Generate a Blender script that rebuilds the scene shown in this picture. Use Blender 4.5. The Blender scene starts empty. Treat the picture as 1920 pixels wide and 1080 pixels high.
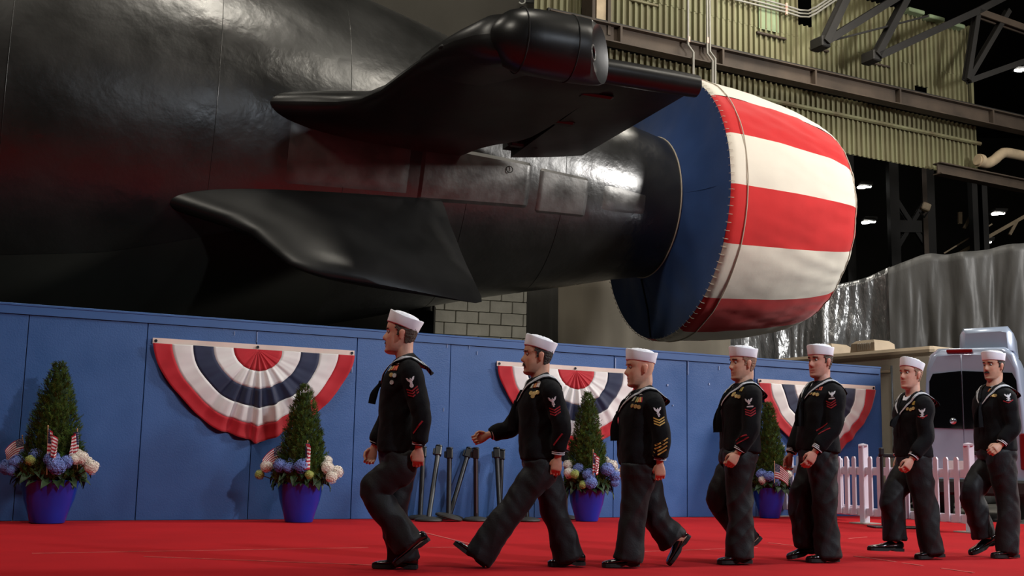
import bpy, bmesh, math, random
from mathutils import Vector, Matrix, noise
from mathutils.bvhtree import BVHTree
random.seed(11)
SC = bpy.context.scene
COL = SC.collection
V = Vector
PI = math.pi
# ------------------------------------------------------------------ camera
FPX = 2150.0
ROLL = 0.02
PITCH = math.atan(323 / FPX)
CAM = V((0, 0, 0.77))
_fw = V((0, math.cos(PITCH), math.sin(PITCH)))
_u0 = V((0, -math.sin(PITCH), math.cos(PITCH)))
_r0 = V((1, 0, 0))
C_UP = _u0 * math.cos(ROLL) - _r0 * math.sin(ROLL)
C_RT = _r0 * math.cos(ROLL) + _u0 * math.sin(ROLL)
C_FW = _fw
cd = bpy.data.cameras.new('camera')
cd.sensor_width = 36.0
cd.lens = FPX / 1920 * 36.0
cd.clip_end = 300
cam = bpy.data.objects.new('camera', cd)
COL.objects.link(cam)
m3 = Matrix((C_RT, C_UP, -C_FW)).transposed()
cam.matrix_world = Matrix.Translation(CAM) @ m3.to_4x4()
SC.camera = cam
# ------------------------------------------------------------------ world, lights, exposure
SC.view_settings.view_transform = 'Standard'
SC.view_settings.look = 'None'
SC.view_settings.gamma = 1.0
SC.view_settings.use_curve_mapping = False
SC.view_settings.exposure = 0.0
wd = bpy.data.worlds.new('hall_air')
SC.world = wd
wd.use_nodes = True
wd.node_tree.nodes['Background'].inputs[0].default_value = (0.80, 0.86, 1.0, 1)
wd.node_tree.nodes['Background'].inputs[1].default_value = 0.010

def area(name, loc, target, size, power, col, sizey=None, spread=None):
    l = bpy.data.lights.new(name, 'AREA')
    l.energy = power; l.color = col; l.size = size
    if sizey: l.shape = 'RECTANGLE'; l.size_y = sizey
    if spread: l.spread = math.radians(spread)
    o = bpy.data.objects.new(name, l); COL.objects.link(o)
    o.location = loc
    o.rotation_euler = (V(target) - V(loc)).to_track_quat('-Z', 'Y').to_euler()
    return o

def spot(name, loc, target, power, col, ang=60, rad=0.3, blend=0.5):
    l = bpy.data.lights.new(name, 'SPOT')
    l.energy = power; l.color = col; l.spot_size = math.radians(ang); l.spot_blend = blend
    l.shadow_soft_size = rad
    o = bpy.data.objects.new(name, l); COL.objects.link(o)
    o.location = loc
    o.rotation_euler = (V(target) - V(loc)).to_track_quat('-Z', 'Y').to_euler()
    return o
WARM = (1.0, 0.93, 0.80); COOL = (0.80, 0.89, 1.0); NEUT = (1.0, 0.97, 0.93)
# stage wash from the right-hand lighting tower: lights marchers, carpet and the blue wall; then added front fills
spot('stage_wash_right', (10.5, 2.0, 8.6), (0.3, 11.8, 0.3), 3900, COOL, 50, 0.35, 0.9)
spot('stage_wash_far_right', (13.5, 7.0, 7.2), (3.5, 14.5, 0.4), 1900, COOL, 48, 0.4, 0.9)
spot('added_front_fill', (-3.0, 2.5, 9.0), (-2.5, 10.5, 0.0), 260, NEUT, 50, 0.5, 0.9)  # unseen fill added to lift the front of the scene
spot('added_fence_fill', (6.5, 3.5, 9.0), (4.6, 12.5, 0.0), 650, COOL, 50, 0.4, 0.9)  # unseen fill added to brighten the picket fence and van
# lamps hung high in the hall, and added fills
area('hall_lamp_a', (10, 12, 16.5), (6, 22, 5), 2.5, 600, WARM)
area('hall_lamp_b', (19.5, 16.0, 9.6), (3, 20, 5.5), 2.6, 3000, NEUT)
area('hall_lamp_c', (1, 13, 17.0), (-1, 18, 5), 2.0, 420, WARM)
area('hall_lamp_d', (-9, 14, 17.0), (-7, 18, 5), 2.0, 420, WARM)
area('hall_lamp_e', (9, 21, 17.5), (8, 29, 9), 2.5, 260, WARM)
area('hall_lamp_f', (17, 26, 13.0), (15, 34, 9), 1.5, 90, WARM)
spot('added_pillar_fill', (1.2, 20.0, 0.5), (-0.2, 24.3, 3.2), 260, WARM, 46, 0.15, 0.8)  # unseen fill added to brighten the block pillar
area('added_cover_fill', (-6, 3, 15.0), (3, 22, 5), 2.0, 700, WARM)  # unseen fill added to brighten the blue front of the cover
area('added_curtain_fill', (8, 26, 14.0), (5, 27, 2), 2.0, 350, WARM)  # unseen fill added to lift the curtain and space behind the submarine

# ------------------------------------------------------------------ pixel <-> place helpers (photo is 1920 x 1080)
def ray(u, v):
    return C_FW + C_RT * ((u - 960) / FPX) - C_UP * ((v - 540) / FPX)
def PY(u, v, Y):
    d = ray(u, v); return CAM + d * (Y / d.y)
def G(u, v, z=0.0):
    d = ray(u, v); return CAM + d * ((z - CAM.z) / d.z)
def ONP(u, v, p0, n):
    d = ray(u, v); return CAM + d * ((p0 - CAM).dot(n) / d.dot(n))

# ------------------------------------------------------------------ materials
def lin(c):
    c = c / 255.0
    return c / 12.92 if c <= 0.04045 else ((c + 0.055) / 1.055) ** 2.4
def rgb(r, g, b):
    return (lin(r), lin(g), lin(b), 1.0)
def mat(name, col, rough=0.6, metal=0.0, var=0.12, vscale=4.0, bump=0.0, bscale=40.0, coat=0.0, sheen=0.0,
        emit=0.0, stretch=(1, 1, 1), spec=0.5, attr=None, rvar=0.0, detail=4.0, trans=0.0, bdist=0.02):
    m = bpy.data.materials.new(name); m.use_nodes = True
    nt = m.node_tree; N = nt.nodes; L = nt.links
    b = N['Principled BSDF']
    b.inputs['Roughness'].default_value = rough
    b.inputs['Metallic'].default_value = metal
    b.inputs['Specular IOR Level'].default_value = spec
    b.inputs['Coat Weight'].default_value = coat
    b.inputs['Sheen Weight'].default_value = sheen
    if trans: b.inputs['Transmission Weight'].default_value = trans
    tc = N.new('ShaderNodeTexCoord'); mp = N.new('ShaderNodeMapping')
    mp.inputs['Scale'].default_value = stretch
    L.new(tc.outputs['Object'], mp.inputs['Vector'])
    nz = N.new('ShaderNodeTexNoise'); nz.inputs['Scale'].default_value = vscale; nz.inputs['Detail'].default_value = detail
    L.new(mp.outputs['Vector'], nz.inputs['Vector'])
    rp = N.new('ShaderNodeValToRGB')
    lo = tuple(max(0, c * (1 - var)) for c in col[:3]) + (1,)
    hi = tuple(min(1, c * (1 + var)) for c in col[:3]) + (1,)
    rp.color_ramp.elements[0].position = 0.3; rp.color_ramp.elements[1].position = 0.7
    rp.color_ramp.elements[0].color = lo; rp.color_ramp.elements[1].color = hi
    L.new(nz.outputs['Fac'], rp.inputs['Fac'])
    src = rp.outputs['Color']
    if attr:
        at = N.new('ShaderNodeAttribute'); at.attribute_name = attr
        mx = N.new('ShaderNodeMix'); mx.data_type = 'RGBA'; mx.blend_type = 'MULTIPLY'; mx.inputs[0].default_value = 1.0
        L.new(src, mx.inputs[6]); L.new(at.outputs['Color'], mx.inputs[7]); src = mx.outputs[2]
    L.new(src, b.inputs['Base Color'])
    if rvar:
        mr = N.new('ShaderNodeMapRange')
        mr.inputs['From Min'].default_value = 0.3; mr.inputs['From Max'].default_value = 0.7
        mr.inputs['To Min'].default_value = rough - rvar; mr.inputs['To Max'].default_value = rough + rvar
        L.new(nz.outputs['Fac'], mr.inputs['Value']); L.new(mr.outputs['Result'], b.inputs['Roughness'])
    if bump:
        n2 = N.new('ShaderNodeTexNoise'); n2.inputs['Scale'].default_value = bscale; n2.inputs['Detail'].default_value = 5
        L.new(mp.outputs['Vector'], n2.inputs['Vector'])
        bp = N.new('ShaderNodeBump'); bp.inputs['Strength'].default_value = bump; bp.inputs['Distance'].default_value = bdist
        L.new(n2.outputs['Fac'], bp.inputs['Height']); L.new(bp.outputs['Normal'], b.inputs['Normal'])
    if emit:
        b.inputs['Emission Color'].default_value = col
        b.inputs['Emission Strength'].default_value = emit
    return m

# ------------------------------------------------------------------ mesh builder
class MB:
    def __init__(s):
        s.v = []; s.f = []; s.m = []; s.c = None
    def add(s, vs, fs, mi=0):
        o = len(s.v)
        s.v += [V(p) for p in vs]
        s.f += [tuple(i + o for i in f) for f in fs]
        s.m += [mi] * len(fs)
        return s
    def box(s, c, size, ax=None, mi=0):
        c = V(c); hx, hy, hz = size[0] / 2, size[1] / 2, size[2] / 2
        X, Y, Z = ax if ax else (V((1, 0, 0)), V((0, 1, 0)), V((0, 0, 1)))
        vs = [c + X * (hx * i) + Y * (hy * j) + Z * (hz * k) for k in (-1, 1) for j in (-1, 1) for i in (-1, 1)]
        return s.add(vs, [(0, 2, 3, 1), (4, 5, 7, 6), (0, 1, 5, 4), (2, 6, 7, 3), (0, 4, 6, 2), (1, 3, 7, 5)], mi)
    def bbox(s, c, size, bev=0.01, ax=None, mi=0):
        # box with chamfered vertical + horizontal edges
        c = V(c); X, Y, Z = ax if ax else (V((1, 0, 0)), V((0, 1, 0)), V((0, 0, 1)))
        hx, hy, hz = size[0] / 2, size[1] / 2, size[2] / 2
        b = min(bev, hx * .9, hy * .9, hz * .9)
        rings = []
        for (z, e) in ((-hz, b), (-hz + b, 0), (hz - b, 0), (hz, b)):
            x, y = hx - e, hy - e
            k = b if e == 0 else b * .6
            pts = [(x - k, -y), (x, -y + k), (x, y - k), (x - k, y), (-x + k, y), (-x, y - k), (-x, -y + k), (-x + k, -y)]
            rings.append([c + X * p[0] + Y * p[1] + Z * z for p in pts])
        return s.loft(rings, True, True, mi)
    def loft(s, rings, cap0=True, cap1=True, mi=0, closed=True):
        n = len(rings[0]); vs = [p for r in rings for p in r]; fs = []
        for i in range(len(rings) - 1):
            for j in range(n if closed else n - 1):
                k = (j + 1) % n
                fs.append((i * n + j, i * n + k, (i + 1) * n + k, (i + 1) * n + j))
        if cap0: fs.append(tuple(range(n - 1, -1, -1)))
        if cap1: fs.append(tuple(range((len(rings) - 1) * n, len(rings) * n)))
        return s.add(vs, fs, mi)
    def lathe(s, prof, n=32, c=(0, 0, 0), ax=None, mi=0, cap0=True, cap1=True):
        c = V(c); X, Y, Z = ax if ax else (V((1, 0, 0)), V((0, 1, 0)), V((0, 0, 1)))
        rings = [[c + Z * z + X * (r * math.cos(2 * PI * j / n)) + Y * (r * math.sin(2 * PI * j / n)) for j in range(n)] for r, z in prof]
        return s.loft(rings, cap0, cap1, mi)
    def tube(s, pts, rad, n=8, mi=0, ref=None, cap=True):
        pts = [V(p) for p in pts]
        if not isinstance(rad, (list, tuple)): rad = [rad] * len(pts)
        rings = []
        ref = V(ref) if ref is not None else V((0.31, 0.22, 0.92))
        prev = None
        for i, p in enumerate(pts):
            t = (pts[min(i + 1, len(pts) - 1)] - pts[max(i - 1, 0)]).normalized()
            a = ref - t * ref.dot(t)
            if a.length < 0.05: a = V((1, 0, 0)) - t * t.x
            if prev is not None:
                a = prev - t * prev.dot(t)
            a.normalize(); prev = a
            b = t.cross(a)
            r = rad[i]
            ra, rb = (r if isinstance(r, (tuple, list)) else (r, r))
            rings.append([p + a * (ra * math.cos(2 * PI * j / n)) + b * (rb * math.sin(2 * PI * j / n)) for j in range(n)])
        return s.loft(rings, cap, cap, mi)
    def prism(s, poly, ex, mi=0):
        # poly: list of 3D points, ex: extrusion vector
        n = len(poly); ex = V(ex)
        vs = [V(p) for p in poly] + [V(p) + ex for p in poly]
        fs = [tuple(range(n - 1, -1, -1)), tuple(range(n, 2 * n))] + [(i, (i + 1) % n, n + (i + 1) % n, n + i) for i in range(n)]
        return s.add(vs, fs, mi)
    def ibeam(s, a, b, h, w, t=0.03, up=V((0, 0, 1)), mi=0):
        a, b = V(a), V(b); d = (b - a); L = d.length; d.normalize()
        up = (up - d * up.dot(d)).normalized(); sd = d.cross(up); mid = (a + b) / 2
        s.box(mid + up * (h / 2 - t / 2), (L, w, t), (d, sd, up), mi)
        s.box(mid - up * (h / 2 - t / 2), (L, w, t), (d, sd, up), mi)
        s.box(mid, (L, t, h - 2 * t), (d, sd, up), mi)
        return s
    def grid(s, P, nu, nv, mi=0, wrap=False):
        vs = [P(i, j) for j in range(nv + 1) for i in range(nu + 1)]
        w = nu + 1
        fs = [(j * w + i, j * w + i + 1, (j + 1) * w + i + 1, (j + 1) * w + i) for j in range(nv) for i in range(nu)]
        return s.add(vs, fs, mi)
    def mesh(s, name, mats, off=V((0, 0, 0)), smooth=False, recalc=True):
        me = bpy.data.meshes.new(name)
        me.from_pydata([p - off for p in s.v], [], s.f)
        for m in (mats if isinstance(mats, (list, tuple)) else [mats]): me.materials.append(m)
        if isinstance(mats, (list, tuple)) and len(mats) > 1:
            me.polygons.foreach_set('material_index', s.m)
        if recalc:
            bm = bmesh.new(); bm.from_mesh(me)
            bmesh.ops.recalc_face_normals(bm, faces=bm.faces)
            bm.to_mesh(me); bm.free()
        if smooth:
            me.polygons.foreach_set('use_smooth', [True] * len(me.polygons))
            if smooth != 'all' and smooth is not True:
                me.set_sharp_from_angle(angle=math.radians(smooth))
        me.update()
        return me
    def build(s, name, mats, parent=None, smooth=False, label=None, cat=None, group=None, kind=None, recalc=True, origin=None):
        off = wloc(parent) if parent else (V(origin) if origin is not None else V((0, 0, 0)))
        o = bpy.data.objects.new(name, s.mesh(name, mats, off, smooth, recalc))
        COL.objects.link(o)
        if parent: o.parent = parent
        elif origin is not None: o.location = origin
        tag(o, label, cat, group, kind)
        return o
def wloc(o):
    p = V((0, 0, 0))
    while o: p += o.location; o = o.parent
    return p
def tag(o, label=None, cat=None, group=None, kind=None):
    if label: o['label'] = label
    if cat: o['category'] = cat
    if group: o['group'] = group
    if kind: o['kind'] = kind
    return o
def thing(name, loc, label, cat, group=None, kind=None, rz=0.0):
    o = bpy.data.objects.new(name, None); COL.objects.link(o)
    o.location = loc; o.rotation_euler = (0, 0, rz); o.empty_display_size = 0.2
    return tag(o, label, cat, group, kind)
def inst(name, me, parent, M):
    o = bpy.data.objects.new(name, me); COL.objects.link(o)
    o.parent = parent; o.matrix_local = M
    return o
def frame(X, Y, Z, o):
    return Matrix(((X.x, Y.x, Z.x, o.x), (X.y, Y.y, Z.y, o.y), (X.z, Y.z, Z.z, o.z), (0, 0, 0, 1)))
def smoothstep(a, b, x):
    t = max(0.0, min(1.0, (x - a) / (b - a))); return t * t * (3 - 2 * t)
def lerp_tab(x, xs, ys):
    if x <= xs[0]: return ys[0]
    for i in range(len(xs) - 1):
        if x <= xs[i + 1]:
            t = (x - xs[i]) / (xs[i + 1] - xs[i]); return ys[i] + (ys[i + 1] - ys[i]) * t
    return ys[-1]
def cr(pts, n):
    # Catmull-Rom through points, n samples per span
    P = [V(p) for p in pts]; out = []
    for i in range(len(P) - 1):
        p0 = P[max(i - 1, 0)]; p1 = P[i]; p2 = P[i + 1]; p3 = P[min(i + 2, len(P) - 1)]
        for k in range(n):
            t = k / n
            out.append(0.5 * ((2 * p1) + (p2 - p0) * t + (2 * p0 - 5 * p1 + 4 * p2 - p3) * t * t + (3 * p1 - p0 - 3 * p2 + p3) * t ** 3))
    out.append(P[-1]); return out
# ------------------------------------------------------------------ shared materials
UP = V((0, 0, 1))
M_RED = mat('red_carpet', rgb(172, 28, 33), 0.95, var=0.10, vscale=1.2, bump=0.25, bscale=260, sheen=0.0, spec=0.1)
M_SEAM = mat('carpet_seam_tape', rgb(190, 90, 84), 0.8, var=0.25, vscale=9, spec=0.2)
M_CONC = mat('concrete', rgb(70, 68, 62), 0.75, var=0.3, vscale=0.6, bump=0.1)
M_BLUEW = mat('blue_painted_plywood', rgb(50, 87, 142), 0.42, var=0.07, vscale=2.5, bump=0.12, bscale=60, rvar=0.06)
M_BLUET = mat('blue_painted_trim', rgb(50, 87, 142), 0.45, var=0.06, vscale=3)
M_HALL = mat('dark_hall_wall', rgb(34, 33, 30), 0.9, var=0.3, vscale=0.4)  # mottled dark tone for the hall shell and the low dark sheet
M_GREYC = mat('grey_sheeting', rgb(96, 93, 86), 0.85, var=0.12, vscale=0.7, bump=0.1)
M_STEEL = mat('dark_painted_steel', rgb(25, 23, 21), 0.7, var=0.3, vscale=1.5, bump=0.1)
M_RUST = mat('rusty_brown_steel', rgb(66, 55, 45), 0.75, var=0.35, vscale=1.2, bump=0.15)
M_GREEN = mat('weathered_green_sheet_metal', rgb(120, 122, 90), 0.7, var=0.22, vscale=0.55, stretch=(2.5, 2.5, 0.5), bump=0.08)
for _n in M_GREEN.node_tree.nodes:
    if _n.type == 'VALTORGB': _n.color_ramp.elements[0].color = rgb(96, 86, 62); _n.color_ramp.elements[0].position = .36
M_GREEN2 = mat('faded_green_patch', rgb(124, 140, 108), 0.7, var=0.2, vscale=2.0)
M_COND = mat('grey_conduit', rgb(150, 148, 140), 0.5, var=0.1)
M_PEACH = mat('conduit_label', rgb(225, 180, 165), 0.6, var=0.05)
M_BEIGE = mat('tan_pipe', rgb(170, 152, 125), 0.7, var=0.2, vscale=3)

# ------------------------------------------------------------------ setting: floor, walls
f = MB().box((10, 30, -0.13), (120, 120, 0.2)).build('floor', M_CONC, kind='structure')
W0 = V((-5.56332, 12.83334, 0)); WU = V((0.887836, 0.460161, 0)); WN = V((0.460161, -0.887836, 0))
def W(s, z, off=0.0): return W0 + WU * s + UP * z + WN * off
def wpx(u, v, off=0.0):
    p = ONP(u, v, W0 + WN * off, WN); return (p - W0).dot(WU), p.z

# red carpet: parallel runs laid along the blue wall, seams between them
carpet = thing('red_carpet', (0, 9, 0), 'bright red carpet covering the floor in front of the blue wall', 'carpet')
seams = [0.0, -0.55, -2.3, -4.1, -5.9, -7.7, -9.5]
for i in range(len(seams) - 1):
    a, b = seams[i], seams[i + 1]
    s0, s1 = -14, (13.55 if a > -2.2 else 17)
    mb = MB()
    n = 28
    rings = []
    for k in range(n + 1):
        s = s0 + (s1 - s0) * k / n
        wob = 0.012 * noise.noise(V((s * 1.1, i * 7.0, 0)))
        q = lambda o: W0 + WU * s - WN * o
        rings.append([q(a - 0.006 + wob) + UP * -0.028, q(a - 0.006 + wob) - UP * 0.004, q(a - 0.03 + wob), q(b + 0.03), q(b + 0.006) - UP * 0.004, q(b + 0.006) - UP * 0.028])
    mb.loft(rings)
    mb.build('carpet_run', M_RED, carpet)
# seam tapes worn pale, and the dashed floor marking to the right
def strip(u0, v0, u1, v1, w=0.02, nm='seam_tape', z=0.0025, m=M_SEAM):
    a, b = G(u0, v0), G(u1, v1); d = (b - a).normalized(); sd = UP.cross(d)
    MB().box((a + b) / 2 + UP * (z - 0.001), ((b - a).length, w, 0.004), (d, sd, UP)).build(nm, m, carpet)
strip(60, 1038, 690, 1027, 0.016); strip(270, 1044, 700, 1060, 0.02); strip(780, 995, 905, 1026, 0.03); strip(1190, 1035, 1420, 1027, .012)
strip(800, 1027, 880, 1026, .014); strip(1440, 1018, 1495, 1024, .03); strip(1590, 1010, 1625, 1007, .02)
strip(1602, 1043, 1680, 1054, .03); strip(1692, 1056, 1730, 1061, .03); strip(1765, 1066, 1825, 1074, .03)

# blue plywood wall with separate panels, cap and base kick
wall = thing('wall_blue', W(0, 0), 'long blue painted plywood wall with vertical panel joints', 'wall', kind='structure')
js = [-7.7, -6.4, -5.1, -3.8, -2.5, -1.19, 0.125, 1.43, 2.735, 4.045, 5.365, 6.68, 7.95, 9.235, 10.51, 11.82, 13.13]
for a, b in zip(js[:-1], js[1:]):
    c = W((a + b) / 2, 1.145, -0.02 + random.uniform(-.003, .001))
    MB().bbox(c, (b - a - 0.009, 0.03, 2.29), 0.003, (WU, WN, UP)).build('panel', M_BLUEW, wall)
MB().box(W((js[0] + 13.12) / 2, 2.338, -0.012), (13.12 - js[0], 0.052, 0.092), (WU, WN, UP)).build('top_band', M_BLUET, wall)
MB().bbox(W((js[0] + 13.13) / 2, 2.397, -0.05), (13.15 - js[0], 0.14, 0.03), 0.006, (WU, WN, UP)).build('cap_rail', M_BLUET, wall)
for s in [x for x in js]:
    MB().box(W(s, 1.19, -0.085), (0.09, 0.09, 2.36), (WU, WN, UP)).build('stud', M_BLUET, wall)

# paint scuffs on the wall face
M_SCUFF = mat('pale_scuff', rgb(150, 170, 205), .7, var=.2)
for (u, v, hh, ww) in [(482, 632, .13, .008), (660, 690, .12, .010), (839, 648, .06, .006), (1154, 682, .16, .010), (1290, 690, .2, .008), (737, 655, .03, .012), (832, 768, .05, .006), (440, 625, .05, .006), (420, 612, .08, .004), (1330, 720, .03, .02), (1252, 722, .03, .02), (1262, 760, .02, .015), (703, 627, .05, .006), (880, 650, .06, .005), (895, 662, .05, .006), (1348, 690, .06, .01)]:
    s_, z_ = wpx(u, v)
    MB().box(W(s_, z_, .0), (ww, .008, hh), (WU, WN, UP)).build('scuff', M_SCUFF, wall)
# far hall enclosure
hall = []
MB().box((25, 78, 12), (170, 0.5, 40)).build('wall_back', M_HALL, kind='structure')
MB().box((-45, 30, 12), (0.5, 120, 40)).build('wall_left', M_HALL, kind='structure')
MB().box((25, 30, 24), (170, 120, 0.5)).build('ceiling', M_HALL, kind='structure')

# green corrugated wall: sheets hung on a line parallel to the blue wall
GP = PY(1145, 85, 27.0); GU = WU; GN = WN
def GW(s, z, off=0.0):
    p = GP + GU * s + GN * off; return V((p.x, p.y, z))
def gpx(u, v, off=0.0):
    p = ONP(u, v, GP + GN * off, GN); return (p - GP).dot(GU), p.z
SW = 0.54
def sheet_mesh(z0, z1, nr=3, m=M_GREEN, w=SW):
    mb = MB(); p = w / nr; prof = []
    for k in range(nr):
        x = k * p
        prof += [(x, 0), (x + p * .66, 0), (x + p * .70, .075), (x + p * .96, .075)]
    prof.append((w, 0))
    vs = [GU * x + GN * y + UP * z0 for x, y in prof] + [GU * x + GN * y + UP * z1 for x, y in prof]
    n = len(prof)
    mb.add(vs, [(i, i + 1, n + i + 1, n + i) for i in range(n - 1)])
    return mb.mesh('sheet', m, recalc=False)
gwall = thing('wall_green', GW(0, 0), 'weathered green corrugated metal wall high above the crane beam', 'wall', kind='structure')
Z0u, Z1u, Z1t = 10.95, 12.3, 13.85
meshA = sheet_mesh(Z0u, Z1u); meshB = sheet_mesh(Z1u - 0.03, Z1t)
holes = {}   # index -> list of (z0,z1) removed
def hole(u0, v0, u1, v1):
    s, z1 = gpx((u0 + u1) / 2, v0); s2, z0 = gpx((u0 + u1) / 2, v1)
    return int(math.floor((s + 5.4) / SW)), z0, z1
HL = [hole(1580, 146, 1602, 178), hole(1703, 160, 1727, 212), hole(1502, -20, 1522, 50)]
nsh = int((12.56 + 5.4) / SW)
for i in range(nsh):
    hs = [(a, b) for (k, a, b) in HL if k == i]
    s = -5.4 + i * SW
    if s < -2.3: continue
    if not hs:
        inst('sheet', meshA, gwall, Matrix.Translation(GU * s + GN * random.uniform(-.01, .01)))
        inst('sheet', meshB, gwall, Matrix.Translation(GU * s + GN * (0.012 + random.uniform(-.006, .01))))
    else:
        a, b = hs[0]
        a = max(a, Z0u)
        if a - Z0u > .05: inst('sheet', sheet_mesh(Z0u, a), gwall, Matrix.Translation(GU * s))
        inst('sheet', sheet_mesh(b, Z1t), gwall, Matrix.Translation(GU * s))
# flat patched panes on the wall with little sills
def gquad(u0, v0, u1, v1, off, th, nm, m, par=gwall):
    s0, z1 = gpx(u0, v0, off); s1, z0 = gpx(u1, v1, off)
    MB().box(GW((s0 + s1) / 2, (z0 + z1) / 2, off), (abs(s1 - s0), th, abs(z1 - z0)), (GU, GN, UP)).build(nm, m, par)
gquad(1422, -20, 1460, 62, .06, .02, 'patch', M_GREEN2)
s0, z = gpx(1440, 66, .08); MB().bbox(GW(s0 + .1, z, .08), (1.0, .1, .06), .01, (GU, GN, UP)).build('sill', M_RUST, gwall)
s0, z = gpx(1207, 5, .08); MB().bbox(GW(s0, z, .08), (.85, .08, .06), .01, (GU, GN, UP)).build('sill', M_GREEN, gwall)
s0, z = gpx(1537, 93, .08); MB().bbox(GW(s0, z, .08), (.62, .09, .05), .01, (GU, GN, UP)).build('sill', M_RUST, gwall)
s0, z = gpx(1650, 122, .08); MB().bbox(GW(s0, z, .08), (.72, .09, .05), .01, (GU, GN, UP)).build('sill', M_RUST, gwall)
for k in range(3):
    s0, z = gpx(1715 + k * 38, 22 + k * 13, .2); MB().bbox(GW(s0, z, .15), (.62, .3, .12), .02, (GU, GN, UP)).build('eave_flashing', M_GREEN2, gwall)
MB().box(GW(12.62, 12.4, .02), (.1, .12, 3.0), (GU, GN, UP)).build('corner_trim', M_GREEN, gwall)
# lower skirt of siding under the crane beam
skirt = thing('wall_green_skirt', GW(0, 9.3), 'lower strip of green corrugated siding hanging below the crane beam', 'wall', kind='structure')
meshS = sheet_mesh(9.30, 10.86)
loc0 = GW(0, 9.3)
for i in range(26):
    s = -1.2 + i * SW
    inst('sheet', meshS, skirt, Matrix.Translation(GU * s + GN * (-.12 + random.uniform(-.012, .012)) - UP * 9.3))
MB().tube([GW(-1.2, 10.36, 0), GW(12.95, 10.33, 0)], .06, 6).build('rail', M_GREEN, skirt)
# crane runway beam
beam = thing('crane_beam', GW(0, 10.7), 'long dark brown steel crane beam crossing the green wall', 'beam')
MB().ibeam(GW(-2.1, 10.93, .55), GW(18, 10.93, .55), .46, .34, .03).build('girder', M_RUST, beam)
for s in (-0.15, 2.9, 5.95, 9.0, 12.7, 15.6):
    MB().box(GW(s, 10.93, .57), (.06, .30, .40), (GU, GN, UP)).build('stiffener', M_RUST, beam)
MB().box(GW(7.95, 11.2, .55), (20.1, .09, .09), (GU, GN, UP)).build('crane_rail', M_STEEL, beam)
# grey column at the left end of the green wall
colm = thing('steel_column', GW(-.4, 10.9, .5), 'tan rust stained steel column beside the green wall top', 'column')
MB().box(GW(-.62, 13.2, .4), (.26, .3, 4.6), (GU, GN, UP)).build('web', M_BEIGE, colm)
MB().box(GW(-.42, 13.2, .35), (.08, .5, 4.6), (GU, GN, UP)).build('flange', M_RUST, colm)
MB().box(GW(-.86, 13.2, .35), (.08, .5, 4.6), (GU, GN, UP)).build('flange', M_RUST, colm)
# conduits
def conduit(pts, r, label, off=.12, tags=()):
    P = []
    for u, v in pts:
        s, z = gpx(u, v, off); P.append(GW(s, z, off))
    t = thing('conduit', P[0], label, 'conduit')
    MB().tube(P, r, 8).build('pipe', M_COND, t, smooth=40)
    for (u, v) in tags:
        s, z = gpx(u, v, off); MB().box(GW(s, z, off + .01), (.05, .05, .14), (GU, GN, UP)).build('marker', M_PEACH, t)
    return t
conduit([(1290, -30), (1290, 84), (1300, 98), (1300, 150)], .03, 'single vertical grey conduit with a jog left of the flag cover top', .75, [(1291, 74)])
conduit([(1325, -30), (1326, 100), (1336, 114), (1336, 165)], .028, 'left one of the paired vertical conduits on the green wall', .75, [(1326, 76)])
conduit([(1330, -30), (1331, 96), (1341, 110), (1341, 165)], .028, 'right one of the paired vertical conduits on the green wall', .75)
for k, (dy, lb) in enumerate([(0, 'uppermost of the three conduits running across the green wall top'), (6, 'middle of the three conduits running across the green wall top'), (12, 'lowest of the three conduits running across the green wall top')]):
    conduit([(1370 - k * 6, -18 + dy), (1475, 11 + dy), (1500, 19 + dy), (1516, 20 + dy), (1530, 13 + dy), (1570, -14 + dy)], .026, lb, .2, [(1474, 11 + dy)])
# roof truss members in front of the green wall
def member(t, a, b, w=.22, off=1.2, nm='brace', m=M_STEEL, h=None):
    s0, z0 = gpx(*a, off); s1, z1 = gpx(*b, off)
    MB().ibeam(GW(s0, z0, off), GW(s1, z1, off), w, h or w * .8, .04, up=GN).build(nm, m, t)
tr = thing('roof_truss', GW(7, 11.9, 1.2), 'black steel roof truss with knee braces at upper right, nearest one', 'truss')
member(tr, (1545, 80), (1592, -20), .26); member(tr, (1548, 78), (1700, -16), .24); member(tr, (1560, 76), (1740, 30), .06)
MB().bbox(GW(gpx(1548, 78, 1.2)[0], gpx(1548, 78, 1.2)[1], 1.0), (.3, .5, .3), .03, (GU, GN, UP)).build('bearing_plate', M_STEEL, tr)
tr = thing('roof_truss', GW(9, 11.6, 1.2), 'black steel roof truss with knee braces, second one above the wall opening', 'truss')
member(tr, (1642, 104), (1700, -6), .24); member(tr, (1646, 106), (1830, 22), .24); member(tr, (1830, 22), (1930, -30), .24); 
MB().bbox(GW(gpx(1644, 104, 1.2)[0], gpx(1644, 104, 1.2)[1], 1.0), (.3, .5, .3), .03, (GU, GN, UP)).build('bearing_plate', M_STEEL, tr)
tr = thing('roof_truss', GW(12.4, 11.6, 1.2), 'black steel roof truss at the far right corner of the green wall', 'truss')
member(tr, (1812, 150), (1832, 20), .2); member(tr, (1816, 152), (1940, 108), .2); member(tr, (1816, 146), (1890, 20), .18); member(tr, (1832, 24), (1940, 62), .24, m=M_RUST)
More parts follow.
